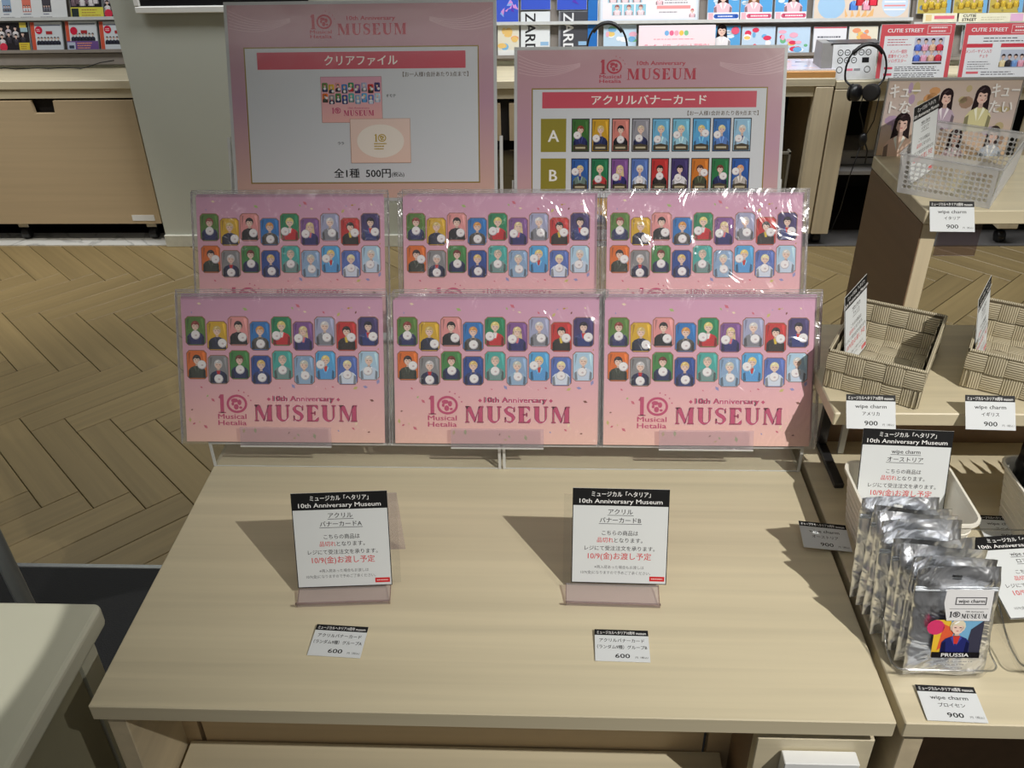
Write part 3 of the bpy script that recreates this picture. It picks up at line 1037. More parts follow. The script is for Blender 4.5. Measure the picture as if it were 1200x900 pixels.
def poster_print(kind):
    p = Print(.001, .05)
    W, H = 420, 297
    p.grad(-210, 0, 210, 150, (216, 180, 166), (194, 154, 174), 0)
    p.grad(-210, 150, 210, H, (194, 154, 174), (200, 160, 168), 0)
    wave_lines(p, -208, -110, H - 14, 0)
    wave_lines(p, 208, 110, H - 14, 1)
    RC = (188, 66, 84)
    p.ten(-78, H - 37, 22, RC, 2)
    p.text('Musical', -62, H - 43.5, 7.5, RC, 2, 'c', 34, .03)
    p.text('Hetalia', -62, H - 50.5, 7.5, RC, 2, 'c', 34, .03)
    p.text('10th Anniversary', 18, H - 24, 9, RC, 2, 'c', 76, .03)
    p.serif('MUSEUM', -36, H - 46, 17, 110, RC, 2)
    if kind == 1:
        p.rect(-187, 23, 187, H - 63, (150, 128, 62), 1)
        p.rect(-185, 25, 185, H - 65, (214, 219, 225), 2)
        p.rect(-166, H - 97, 166, H - 71, (206, 84, 102), 3)
        p.text('クリアファイル', 0, H - 90.5, 17, (250, 246, 240), 4, 'c', 116, .02)
        p.text('【お一人様1会計あたり3点まで】', 170, H - 109, 8.2, (90, 76, 60), 3, 'r', 104, .01)
        mini_file(p, -66, 118, 98)
        p.grad(-21, 55, 76, 124, (240, 210, 196), (238, 214, 204), 22)
        p.frame(-21, 55, 76, 124, .6, (196, 150, 130), 23)
        p.ell(27.5, 89, 38, 26, (244, 236, 226), 23, 28)
        p.ten(18, 88, 12, (190, 164, 70), 24, False)
        p.lines(17, 38, 84, 3, 4, 2, (190, 164, 70), 24)
        p.text('オモテ', 46, 157, 5.5, BK, 3, 'c', None, .02)
        p.text('ウラ', -37, 84, 5.5, BK, 3, 'c', None, .02)
        p.text('全1種  500円', -4, 33, 16, BK, 3, 'c', 92, .02)
        p.text('(税込)', 54, 34, 8, BK, 3, 'c', None, .015)
    else:
        p.rect(-187, -2, 187, H - 58, (150, 128, 62), 1)
        p.rect(-185, 0, 185, H - 60, (214, 219, 225), 2)
        p.rect(-170, H - 89, 170, H - 64, (206, 84, 102), 3)
        p.text('アクリルバナーカード', 0, H - 83, 16.5, (250, 246, 240), 4, 'c', 182, .02)
        p.text('【お一人様1会計あたり各9点まで】', 174, H - 100.5, 8, (90, 76, 60), 3, 'r', 112, .01)
        A = [((60, 110, 50), (140, 60, 50), (38, 44, 100), (-.2, .5), None, 0), ((206, 160, 40), (210, 190, 130), (34, 44, 90), (-.26, .4), None, 0),
             ((210, 130, 120), (28, 24, 30), (28, 26, 34), (0, .36), None, 0), ((150, 150, 160), (206, 190, 170), (40, 46, 90), (-.1, .4), None, 0),
             ((110, 180, 220), (220, 206, 160), (150, 196, 226), (-.2, .36), None, 0), ((120, 190, 220), (230, 214, 170), (160, 206, 226), (-.26, .5), None, 0),
             ((90, 170, 220), (220, 200, 130), (90, 160, 220), (.24, .55), None, 0), ((60, 120, 190), (226, 214, 160), (90, 130, 200), (-.26, .5), None, 0),
             ((150, 196, 226), (220, 216, 206), (176, 210, 236), (-.2, .38), (40, 60, 130), 0)]
        B = [((50, 96, 170), (224, 200, 140), (110, 132, 126), (-.3, .6), (40, 60, 140), 0), ((40, 120, 80), (232, 214, 160), (190, 60, 60), (-.1, .36), (236, 236, 236), 0),
             TILES[5], ((90, 120, 190), (230, 226, 216), (206, 216, 236), (0, .3), None, 0), ((190, 50, 50), (40, 30, 32), (46, 40, 40), (0, .45), None, 0), (TILES[8][0], TILES[8][1], (225, 225, 232), (-.1, .4), (60, 80, 170), 0),
             ((206, 120, 40), (90, 60, 50), (70, 76, 56), (.26, .56), None, 0), ((40, 120, 70), (110, 46, 40), (34, 44, 90), (.2, .45), None, 0), ((40, 90, 170), (226, 160, 110), (190, 184, 180), (-.28, .6), None, 0)]
        for r_, (L2, row) in enumerate((('A', A), ('B', B), ('C', A))):
            y = H - 157 - 62 * r_
            if y < 0:
                break
            p.rect(-172, y, -131, y + 52, (148, 138, 50), 3)
            p.text(L2, -151.5, y + 16, 26, (245, 245, 240), 4, 'c', None, .02)
            for i, (bg, hair, cl, ball, trim, lg) in enumerate(row):
                x = -108 + i * 32.2
                p.rect(x - 14.4, y, x + 14.4, y + 52, (44, 38, 40), 3)
                p.bust(x, y + 1.5, 26, 49, hair, cl, bg, z=5, long=bool(lg), ball=ball, trim=trim, full=True)
                p.poly([(x - 12, y + 2), (x + 12, y + 2), (x + 12, y + 10), (x, y + 13), (x - 12, y + 10)], (70, 62, 48), 13)
                p.rect(x - 8, y + 5, x + 8, y + 8, (190, 180, 150), 14)
    return p.mesh('print', M['printg'])


def poster(label, cx, y, z, kind, rz):
    t = thing('poster_board', label, 'poster', (cx, y, z), (R(69), 0, R(rz)))
    obj('board', MB().box(-.215, .215, -.005, .302, -.003, 0), M['board_edge'], t)
    o = obj('print', poster_print(kind), None, t)
    o.location.z = .0004
    obj('laminate', MB().add([(-.214, -.004, .0032), (.214, -.004, .0032), (.214, .301, .0032), (-.214, .301, .0032)], [[0, 1, 2, 3]]), M['lam'] if 'lam' in M else M.setdefault('lam', film('laminate_film', (.98, .98, .98), .01, .14, .25, 9, .003)), t)
    return t


poster('laminated pink price poster showing the folder, taller one at left', -.300, 1.384, .985, 1, .2)
poster('laminated pink poster listing rows A and B of portrait cards, at right', .156, 1.378, .914, 2, -.3)


def holder(x0, x1, y, z, h, label):
    t = thing('poster_holder', label, 'sign holder', ((x0 + x1) / 2, y, .722))
    hw = (x1 - x0) / 2
    obj('back_plate', MB().sheet([(.0, z - .722), (.036, z - .722 + h)], -hw, hw, .003), M['acr'], t)
    obj('ledge', MB().sheet([(-.018, z - .722 + .01), (-.014, z - .722), (.0, z - .722)], -hw, hw, .003), M['acr'], t)
    for s_ in (-1, 1):
        obj('upright', MB().sheet([(-.002, z - .722 - .02), (.034, z - .722 + h)], s_ * hw - .0025, s_ * hw + .0025, .005), M['acr_edge'], t)
    b = MB().box(-hw + .03, -hw + .045, .0, .02, 0, z - .724, .001).box(hw - .045, hw - .03, .0, .02, 0, z - .724, .001).box(-hw + .02, hw - .02, -.02, .03, 0, .004, .001)
    obj('stand_leg', b, M['acr_edge'], t)


holder(-.522, -.079, 1.392, .978, .095, 'clear acrylic holder behind the taller pink poster')
holder(-.060, .372, 1.386, .906, .095, 'clear acrylic holder behind the lower pink poster')

# ================================================================= SOLD-OUT NOTICES
def notice(title, W=112, H=118, kind=0):
    p = Print(.001, .05)
    h = H / 118
    p.rect(-W / 2, 0, W / 2, H, (20, 20, 22), 0)
    p.rect(-W / 2 + 1, 1, W / 2 - 1, 97 * h, (218, 222, 224), 1)
    p.text('ミュージカル「ヘタリア」', 0, 108.5 * h, 7.2 * h, (245, 245, 245), 1, 'c', 68, .012)
    p.text('10th Anniversary Museum', 0, 100 * h, 7.6 * h, (245, 245, 245), 1, 'c', 96, .01)
    y = 87 * h
    for i, s_ in enumerate(title):
        wd = p.text(s_, 0, y - i * 10.5 * h, 7.4 * h, (50, 50, 54), 2, 'c', None, .012)
        p.rect(-wd / 2 - 1, y - i * 10.5 * h - 2, wd / 2 + 1, y - i * 10.5 * h - 1.4, (50, 50, 54), 2)
    p.text('こちらの商品は', 0, 61 * h, 6.6 * h, (50, 50, 54), 2, 'c', 42, .008)
    p.text('品切れ', -26.5, 52 * h, 7 * h, RED, 2, 'l', 19, .012)
    p.text('となります。', -6.5, 52 * h, 6.6 * h, (50, 50, 54), 2, 'l', 33, .008)
    p.text('レジにて受注注文を承ります。', 0, 42 * h, 6.4 * h, (50, 50, 54), 2, 'c', 82, .008)
    p.text('10/9(金)お渡し予定', 0, 31 * h, 9.5 * h, RED, 2, 'c', 74, .01)
    p.text('※再入荷あった場合もお渡しは', 0, 19 * h, 4.6 * h, (90, 90, 96), 2, 'c', 58)
    p.text('10/9(金)になりますので予めご了承ください。', -4, 12 * h, 4.6 * h, (90, 90, 96), 2, 'c', 82)
    p.rect(W / 2 - 20, 4 * h, W / 2 - 2.5, 10 * h, (206, 40, 44), 3)
    p.lines(W / 2 - 18, W / 2 - 4, 6.3 * h, 1, 1, 1.4, (240, 190, 190), 4)
    return p.mesh('print', M['printm'])


def sign(label, title, loc, rot, W=.112, H=.118):
    t = thing('sold_out_notice', label, 'sign', loc, rot)
    obj('card', MB().box(-W / 2, W / 2, 0, H, -.0006, 0), M['paper'], t)
    o = obj('print', notice(title, W * 1000, H * 1000), None, t)
    o.location.z = .0002
    return t


sign('standing sold-out notice with black header for item A, left on the display table', ['アクリル', 'バナーカードA'], (-.241, .7645, .7325), (R(70), R(0), R(4)))
sign('standing sold-out notice with black header for item B, centre right on the display table', ['アクリル', 'バナーカードB'], (.0835, .776, .7325), (R(70), 0, R(-1)))


def easel(cx, cy, rz, label, dx):
    t = thing('acrylic_easel', label, 'easel', (cx, cy, .7202), (0, 0, R(rz)), 'acrylic easels for the notices')
    hw = .0545
    obj('tray', MB().sheet([(.0, .010), (.004, .001), (.030, .010)], -hw, hw, .0018), M['mauve'], t)
    obj('back_plate', MB().sheet([(.030, .010), (.072, .112)], -hw + dx, hw + dx, .0018), M['acr'], t)
    obj('rear_leg', MB().sheet([(.072, .112), (.098, .001)], -hw + .02 + dx, hw + dx, .0018), M['mauve'], t)
    e = MB()
    e.box(-hw, hw, -.0015, .0005, .0090, .0112)
    for s_ in (-1, 1):
        e.sheet([(.0, .010), (.004, .001), (.030, .010)], s_ * hw - .0006, s_ * hw + .0006, .002)
    obj('edge', e, film('acrylic_edge_mauve', (.80, .72, .72), .1, .2), t)


easel(-.2405, .7415, 4, 'tinted acrylic easel under the left notice', .012)
easel(.0755, .7465, -1, 'tinted acrylic easel under the right notice', -.004)


def price_print(l1, l2, price, W=60, H=43):
    p = Print(.001, .05)
    p.rect(-W / 2, -H / 2, W / 2, H / 2, (214, 218, 221), 0)
    p.rect(-W / 2, H / 2 - 8, W / 2, H / 2, (20, 20, 22), 1)
    p.text('ミュージカルヘタリア10周年 museum', 0, H / 2 - 6.2, 5, (240, 240, 240), 2, 'c', W - 5, .008)
    k = 6.6 if l1 == 'wipe charm' else 5.6
    p.text(l1, 0, H / 2 - 17, k, BK, 2, 'c', 38 if k > 6 else 50, .012)
    p.text(l2, 0, H / 2 - 26, 5.6, BK, 2, 'c', None if k > 6 else 55, .01)
    p.text(price, 0, -H / 2 + 4.5, 8, BK, 2, 'c', 16, .02)
    p.text('円（税込）', 21, -H / 2 + 4.5, 3, BK, 2, 'c', 14)
    return p.mesh('print', M['printm'])


def price(label, l1, l2, pr_, loc, rot, W=.06, H=.043):
    t = thing('price_card', label, 'price card', loc, rot, 'price cards')
    obj('card', MB().box(-W / 2, W / 2, -H / 2, H / 2, -.0005, 0), M['paper'], t)
    o = obj('print', price_print(l1, l2, pr_, W * 1000, H * 1000), None, t)
    o.location.z = .0002


price('price card reading 600 lying in front of the left notice', 'アクリルバナーカード', '（ランダム9種）グループA', '600', (-.2355, .690, .7225), (R(3), 0, R(-3)))
price('price card reading 600 lying in front of the right notice', 'アクリルバナーカード', '（ランダム9種）グループB', '600', (.0825, .6905, .7225), (R(3), 0, R(-1)))
price('tilted price card at the right edge of the display table beside the foil packets', 'wipe charm', 'オーストリア', '900', (.349, .868, .729), (R(8), R(5), R(-2)))
price('price card lying in front of the clear tray of foil packets', 'wipe charm', 'プロイセン', '900', (.4155, .6215, .7225), (R(2), 0, R(-2)))
price('price card on the low shelf edge below the nearer woven basket', 'wipe charm', 'アメリカ', '900', (.4015, .943, .868), (R(52), 0, R(-2)))
price('price card on the low shelf edge below the woven basket at the right border', 'wipe charm', 'イギリス', '900', (.5475, .943, .868), (R(52), 0, R(-2)))
price('price card on the upper shelf edge below the punched clear basket', 'wipe charm', 'イタリア', '900', (.556, 1.194, 1.026), (R(52), 0, R(-2)))
price('price card inside the empty clear tray behind the leaning notice', 'wipe charm', 'スペイン', '900', (.582, .893, .7245), (R(4), 0, R(-3)))

# ================================================================= BINS AND TRAYS
def bin_(label, cx, cy, rz=0, hw=.066, hd=.062, h=.08):
    t = thing('plastic_bin', label, 'bin', (cx, cy, .7202), (0, 0, R(rz)), 'ivory plastic bins')
    s_ = [(0, 0, hw - .012, hd - .012, .016, 0)]
    for k in range(1, 8):
        f = k / 8
        s_ += [(0, 0, hw - .012 + .009 * f, hd - .012 + .009 * f, .016, h * f), (0, 0, hw - .0127 + .009 * f, hd - .0127 + .009 * f, .016, h * f + .0008)]
    s_ += [(0, 0, hw - .002, hd - .002, .017, h - .006), (0, 0, hw, hd, .018, h - .004), (0, 0, hw, hd, .018, h), (0, 0, hw - .003, hd - .003, .016, h), (0, 0, hw - .005, hd - .005, .015, h - .006), (0, 0, hw - .014, hd - .014, .014, .002)]
    obj('shell', MB().loft(s_), M['bin'], t)
    return t


bin_('ivory plastic bin behind the foil packets with a notice leaning in it', .4405, .871, 0)
bin_('ivory plastic bin at the right border filled with dark packets', .642, .885, 0)


def tray(label, x0, x1, y0, y1, h0, h1):
    cx, cy, hw, hd = (x0 + x1) / 2, (y0 + y1) / 2, (x1 - x0) / 2, (y1 - y0) / 2
    t = thing('clear_tray', label, 'tray', (cx, cy, .7203), (0, 0, 0), 'clear display trays')

    def fn(p):
        x, y, z = p
        u = (y + hd) / (2 * hd)
        s_ = min(1, max(0, (u - .12) / .3))
        s_ = s_ * s_ * (3 - 2 * s_)
        H = h0 + (h1 - h0) * s_
        return (x, y, z / .1 * H)
    obj('shell', MB().loft([(0, 0, hw - .006, hd - .006, .008, 0), (0, 0, hw - .001, hd - .001, .010, .097), (0, 0, hw + .001, hd + .001, .010, .1), (0, 0, hw - .002, hd - .002, .009, .1), (0, 0, hw - .008, hd - .008, .007, .004)], True, fn), M['tray'], t)
    r_ = MB()
    pts = []
    n = 6
    for q, (sx, sy) in enumerate(((1, 1), (-1, 1), (-1, -1), (1, -1))):
        for k in range(n + 1):
            a = math.pi / 2 * (q + k / n)
            pts.append((sx * (hw - .009) + .010 * math.cos(a), sy * (hd - .009) + .010 * math.sin(a)))
    full = []
    for i in range(len(pts)):
        a, b = Vector(pts[i]), Vector(pts[(i + 1) % len(pts)])
        m = max(1, int((b - a).length / .006))
        for k in range(m):
            c = a + (b - a) * k / m
            full.append(fn((c.x, c.y, .1)))
    full.append(full[0])
    r_.tube(full, .0011, 6, False)
    obj('rim', r_, film('tray_rim', (.80, .81, .82), .25, .08), t)
    return t


tray('clear tray holding the row of silver foil packets', .364, .470, .650, .808, .020, .052)
tray('empty clear tray under the leaning notice at the right border', .497, .620, .655, .845, .020, .042)

# foil packets
def pouch_mesh(seed):
    q = random.Random(seed)
    nx, ny = 18, 26
    W, H = .085, .128
    vs = []
    ph = [q.uniform(0, 6) for _ in range(6)]
    for side in (1, -1):
        for j in range(ny + 1):
            for i in range(nx + 1):
                u, v = i / nx, j / ny
                e = max(0, min(u, 1 - u) * 2) ** .6
                belly = math.sin(min(1, v / .86) * math.pi) if v < .86 else 0
                z = side * (.0004 + .0038 * e * max(0, belly))
                z += .0012 * math.sin(u * 9 + ph[0] + v * 5) * math.sin(v * 7 + ph[1]) + .0006 * math.sin(v * 33 + ph[2] + u * 8) + .0004 * math.sin(u * 37 + ph[3])
                if v > .86:
                    z += .0016 * math.sin(u * 6 + ph[4]) + (v - .86) * .03 * math.sin(ph[5] + u * 3)
                vs.append(((u - .5) * W, v * H, z))
    n = (nx + 1) * (ny + 1)
    fs = []
    for j in range(ny):
        for i in range(nx):
            a = j * (nx + 1) + i
            f = [a, a + 1, a + nx + 2, a + nx + 1]
            if i in (8, 9) and j == 23:
                continue
            fs.append(f)
            fs.append([k + n for k in f][::-1])
    for j in range(ny):
        for i in (0, nx):
            a = j * (nx + 1) + i
            f = [a, a + nx + 1, a + nx + 1 + n, a + n]
            fs.append(f if i == 0 else f[::-1])
    return MB().add(vs, fs, True)


def pouch_print():
    p = Print(.001, .12)
    # printed window, seen through the front of the foil
    p.rect(-19, 26, 30, 71, (60, 64, 90), 0)
    p.rect(-19, 26, -3, 71, (232, 190, 60), 1)
    p.rect(-3, 40, 30, 71, (120, 176, 214), 1)
    p.ell(-18, 62, 9, 9, (214, 60, 110), 2)
    p.poly([(-14, 34), (-2, 44), (2, 60), (-10, 66)], (224, 96, 60), 2)
    p.poly([(14, 26), (30, 26), (30, 71), (18, 60), (16, 44)], (60, 60, 78), 3)
    p.bust(4, 30, 36, 48, (226, 216, 190), (38, 44, 110), None, z=5, trim=(206, 60, 50))
    p.rect(-19, 26, 30, 33, (24, 22, 26), 14)
    p.text('PRUSSIA', 5, 27.5, 6, (235, 235, 235), 15, 'c', 28, .03)
    p.poly([(-9, 71), (34, 71), (34, 108), (-13, 108), (-14, 92)], (226, 226, 228), 12)
    p.frame(-3, 90, 28, 99, 1, (70, 70, 74), 13)
    p.text('wipe charm', 13, 92.5, 6, (60, 60, 64), 13, 'c', 26, .02)
    p.rect(-8, 85, 31, 85.5, (120, 120, 124), 13)
    p.ten(-7, 75, 7, (40, 40, 44), 13, False)
    p.serif('MUSEUM', 5, 74, 5.4, 26, (40, 40, 44), 13)
    p.text('10th Anniversary', 18, 81, 3, (40, 40, 44), 13, 'c', 18)
    p.lines(-12, 26, 20, 3, 4, 1, (150, 150, 156), 2)
    return p.mesh('print', M['printg'])


def zip_mb():
    return MB().box(-.042, .042, .1015, .1035, -.001, .0016, .0004).box(-.042, .042, .1050, .1062, -.001, .0014, .0004)


ms = [pouch_mesh(i).mesh('foil') for i in range(4)]
for m in ms:
    m.materials.append(M['foil'])
ptop = [(.420, .684), (.416, .697), (.412, .711), (.411, .725), (.402, .739), (.405, .751), (.399, .763), (.397, .776), (.393, .789)]
ordn = ['front foil packet with a printed portrait and white label, in the clear tray', 'second foil packet from the front of the clear tray', 'third foil packet from the front of the clear tray',
        'fourth foil packet from the front of the clear tray', 'middle foil packet in the clear tray, fifth from either end', 'sixth foil packet from the front of the clear tray', 'seventh foil packet from the front of the clear tray',
        'second to last foil packet of the clear tray', 'rearmost foil packet of the clear tray, against the notice']
for i, (x, yt) in enumerate(ptop):
    tilt = 13
    y0 = yt - .128 * math.sin(R(tilt)) + .003
    t = thing('foil_packet', 'silver ' + ordn[i], 'packet', (x, y0, .7245 + (0 if i == 0 else rnd.uniform(0, .006))), (R(90 - tilt), R(rnd.uniform(-2, 2)), R(rnd.uniform(-3, 3) if i else 0)), 'silver foil packets in the clear tray')
    obj('foil', ms[i % 4], M['foil'], t)
    obj('zip_seal', zip_mb(), M['case'], t)
    if i == 0:
        o = obj('print', pouch_print(), None, t)
        o.location.z = .0068
for k in range(6):
    t = thing('dark_packet', 'black packet, %s from the left edge in the right border bin' % ['first', 'second', 'third', 'fourth', 'fifth', 'sixth'][k], 'packet', (.592 + k * .0175, .892, .728), (R(90), 0, R(90)), 'dark packets in the right bin')
    obj('pouch', ms[k % 4], None, t)
    t.scale = (.9, 1, .9)
pm = plain('black_gloss_film', (24, 24, 30), .25)
for o in bpy.data.objects:
    if o.parent and o.parent.name.startswith('dark_packet'):
        o.material_slots[0].link = 'OBJECT'
        o.material_slots[0].material = pm

sign('sold-out notice leaning inside the ivory bin behind the foil packets', ['wipe charm', 'オーストリア'], (.4415, .885, .744), (R(72), 0, R(-3)), .108, .118)
sign('sold-out notice leaning low over the empty clear tray at the right border', ['wipe charm', 'ロマーノ'], (.5635, .7205, .748), (R(11.5), 0, R(6)), .112, .110)

# ================================================================= WOVEN BASKETS
PAD = {}


def pad(kind):
    if kind not in PAD:
        n = 4
        vs = []
        for j in range(n + 1):
            for i in range(n + 1):
                u, v = i / n * 2 - 1, j / n * 2 - 1
                vs.append((u * .5, v * .5, (1 - u * u) * .10 + (.05 if abs(v) < 1 else 0) - .02) if kind == 0 else (u * .5, v * .5, (1 - v * v) * .10 + (.05 if abs(u) < 1 else 0) - .02))
        fs = [[j * (n + 1) + i, j * (n + 1) + i + 1, (j + 1) * (n + 1) + i + 1, (j + 1) * (n + 1) + i] for j in range(n) for i in range(n)]
        me = MB().add(vs, fs, True).mesh('strap')
        me.materials.append(M['strap%d' % kind])
        PAD[kind] = me
    return PAD[kind]


def woven(label, loc, rz):
    t = thing('woven_basket', label, 'basket', loc, (0, 0, R(rz)), 'woven baskets on the low shelf')
    hw, hd, h = .0595, .0845, .056
    fl = .004   # flare
    obj('lining', MB().loft([(0, 0, hw - fl - .001, hd - fl - .001, .006, 0), (0, 0, hw - .001, hd - .001, .006, h - .001), (0, 0, hw - .004, hd - .004, .005, h - .001), (0, 0, hw - fl - .004, hd - fl - .004, .005, .003)], True), M['core'], t)
    rim = [(sx * (hw - .0015), sy * (hd - .0015), h) for sx, sy in ((-1, -1), (1, -1), (1, 1), (-1, 1), (-1, -1))]
    rr = []
    for a, b in zip(rim, rim[1:]):
        for k in range(8):
            rr.append(tuple(a[i] + (b[i] - a[i]) * k / 8 for i in range(3)))
    rr.append(rim[0])
    obj('rim', MB().tube(rr, .0022, 8, False), M['strap'], t)

    def put(p, ax, ay, nrm, sx, sy, k):
        o = bpy.data.objects.new('strap', pad(k))
        COL.objects.link(o)
        m = Matrix((ax, ay, nrm)).transposed().to_4x4()
        o.parent = t
        o.matrix_local = Matrix.Translation(p) @ m @ Matrix.Diagonal((sx, sy, .014, 1))
    X, Y, Z = Vector((1, 0, 0)), Vector((0, 1, 0)), Vector((0, 0, 1))
    for rows in range(2):
        zc = h * (.26 + .47 * rows)
        off = fl * (1 - zc / h)
        for i in range(5):
            xx = -hw + (i + .5) * 2 * hw / 5
            for s_ in (-1, 1):
                put(Vector((xx, s_ * (hd - off), zc)), X * -s_, Z, Y * s_, 2 * hw / 5, h * .47, (i + rows) % 2)
                put(Vector((xx, s_ * (hd - off - .0055), zc)), X * s_, Z, Y * -s_, 2 * hw / 5, h * .47, (i + rows) % 2)
        for i in range(7):
            yy = -hd + (i + .5) * 2 * hd / 7
            for s_ in (-1, 1):
                put(Vector((s_ * (hw - off), yy, zc)), Y * s_, Z, X * s_, 2 * hd / 7, h * .47, (i + rows) % 2)
                put(Vector((s_ * (hw - off - .0055), yy, zc)), Y * -s_, Z, X * -s_, 2 * hd / 7, h * .47, (i + rows) % 2)
    for i in range(5):
        for j in range(7):
            put(Vector((-hw + .004 + (i + .5) * (2 * hw - .008) / 5, -hd + .004 + (j + .5) * (2 * hd - .008) / 7, .0035)), X, Y, Z, (2 * hw - .008) / 5, (2 * hd - .008) / 7, (i + j) % 2)
    return t


woven('woven beige strap basket on the low shelf, nearer the pink files', (.451, 1.058, .8612), -28)
woven('woven beige strap basket cut by the right border on the low shelf', (.628, 1.060, .8612), -28)
sign('narrow-looking notice standing edgewise in the woven basket nearer the pink files', ['wipe charm', 'アメリカ'], (.419, 1.072, .868), (R(80), R(0), R(56)), .088, .108)
sign('narrow-looking notice standing edgewise in the woven basket at the right border', ['wipe charm', 'イギリス'], (.584, 1.068, .868), (R(80), R(0), R(58)), .086, .108)

# ================================================================= PUNCHED CLEAR BASKET
def punched(label, loc, rz):
    t = thing('punched_basket', label, 'basket', loc, (0, 0, R(rz)))
    hw, hd, h = .067, .097, .058

    def wall(name, org, ax, up_, W, H):
        mb = MB()
        c = .0072
        nx, nz = int((W - .008) / c), int((H - .010) / c)
        mx, mz = (W - nx * c) / 2, (H - nz * c) / 2
        P = lambda a, b: tuple(org + ax * a + up_ * b)
        for i in range(nx):
            for j in range(nz):
                sh = 0
                x0, z0 = mx + i * c, mz + j * c
                cx, cz = x0 + c / 2, z0 + c / 2
                r_ = c * .43
                ov = [(x0, z0), (x0 + c, z0), (x0 + c, z0 + c), (x0, z0 + c)]
                iv = [(cx + r_ * math.cos(R(a)), cz + r_ * math.sin(R(a))) for a in range(-157, 203, 45)]
                vs = [P(*q) for q in ov] + [P(*q) for q in iv]
                mb.add(vs, [[0, 1, 6, 5], [0, 5, 4], [1, 2, 8, 7], [1, 7, 6], [2, 3, 10, 9], [2, 9, 8], [3, 0, 4, 11], [3, 11, 10]])
        for a0, a1, b0, b1 in ((0, W, 0, mz), (0, W, H - mz, H), (0, mx, mz, H - mz), (W - mx, W, mz, H - mz)):
            mb.add([P(a0, b0), P(a1, b0), P(a1, b1), P(a0, b1)], [[0, 1, 2, 3]])
        o = obj(name, mb, M['hole'], t)
        so = o.modifiers.new('s', 'SOLIDIFY')
        so.thickness = .0014
        return o
    b = .006
    for s_ in (-1, 1):
        wall('end_wall', Vector((-hw * s_, -hd * s_, 0)) * .93, Vector((s_, 0, 0)), Vector((0, -s_ * .14, .99)), 2 * hw * .93, h)
        wall('long_wall', Vector((hw * s_, -hd * s_, 0)) * .93, Vector((0, s_, 0)), Vector((s_ * .1, 0, .99)), 2 * hd * .93, h)
    obj('base', MB().box(-hw * .93, hw * .93, -hd * .93, hd * .93, .0003, .0018), M['tray'], t)
    rr = []
    cs = [(-hw, -hd), (hw, -hd), (hw, hd), (-hw, hd), (-hw, -hd)]
    for a, c in zip(cs, cs[1:]):
        for k in range(10):
            rr.append((a[0] + (c[0] - a[0]) * k / 10, a[1] + (c[1] - a[1]) * k / 10, h))
    rr.append((-hw, -hd, h))
    obj('rim', MB().tube(rr, .0018, 6, False), film('basket_rim', (.9, .9, .91), .2, .08, milk=.2), t)
    return t


punched('clear plastic basket with punched round holes on the upper right shelf', (.606, 1.315, 1.0325), -33)
sign('notice standing edgewise in the punched clear basket', ['wipe charm', 'イタリア'], (.556, 1.325, 1.036), (R(82), R(0), R(50)), .095, .112)

# idol poster board behind the clear basket
t = thing('cover_board', 'framed board with two long-haired women and white brush lettering, upper right', 'poster', (.625, 1.4385, 1.0335), (R(88), 0, 0))
obj('board', MB().box(-.112, .112, 0, .118, -.004, 0), M['brown'], t)
obj('border', MB().box(-.113, .113, .1165, .120, -.004, .0015).box(-.113, -.1115, 0, .1165, -.004, .0012).box(.1115, .113, 0, .1165, -.004, .0012), M['grey'], t)
p = Print(.001, .05)
p.grad(-111, 0, 111, 60, (222, 190, 156), (210, 194, 190), 0)
p.grad(-111, 60, 111, 116.5, (210, 194, 190), (204, 186, 172), 0)
q = random.Random(5)
for i in range(26):
    p.ell(q.uniform(-100, 100), q.uniform(10, 108), q.uniform(4, 14), q.uniform(4, 10), q.choice([(206, 190, 176), (186, 160, 190), (214, 160, 110), (196, 180, 140), (170, 140, 120)]), 1, 9)


def girl(cx, y0, w, cl, z=3):
    h = w * 1.5
    hr = w * .155
    hx, hy = cx, y0 + h * .68
    p.ell(hx, hy + hr * .2, hr * 1.45, hr * 1.6, (44, 30, 34), z, 16)
    p.poly([(hx - hr * 1.42, hy), (hx + hr * 1.42, hy), (hx + hr * 1.7, hy - hr * 3.2), (hx + hr * .9, hy - hr * 3.6), (hx - hr * .9, hy - hr * 3.6), (hx - hr * 1.7, hy - hr * 3.2)], (44, 30, 34), z)
    p.bust(cx, y0, w, h, (44, 30, 34), cl, None, (236, 200, 188), z + 1)
    p.poly([(hx - hr * 1.2, hy - hr * 2.8), (hx - hr * .8, hy + hr * .6), (hx - hr * 1.3, hy + hr * .2)], (44, 30, 34), z + 8)
    p.poly([(hx + hr * 1.2, hy - hr * 2.8), (hx + hr * .8, hy + hr * .6), (hx + hr * 1.3, hy + hr * .2)], (44, 30, 34), z + 8)


girl(-76, -12, 62, (232, 200, 180))
girl(-10, 40, 50, (200, 180, 200))
girl(50, 36, 56, (226, 220, 170))
girl(20, -22, 50, (214, 190, 200), 20)
girl(84, -18, 50, (190, 200, 216), 20)
p.text('キュー', -82, 92, 24, (244, 242, 240), 34, 'c', 50, .03)
p.text('トな', -86, 68, 22, (244, 242, 240), 34, 'c', 36, .03)
p.text('キュー', 86, 92, 24, (244, 242, 240), 34, 'c', 46, .03)
p.text('たい', 84, 68, 22, (244, 242, 240), 34, 'c', 38, .03)
o = obj('print', p.mesh('print', M['printg']), None, t)
o.location.z = .0004
t.scale = (.91, 1, 1)

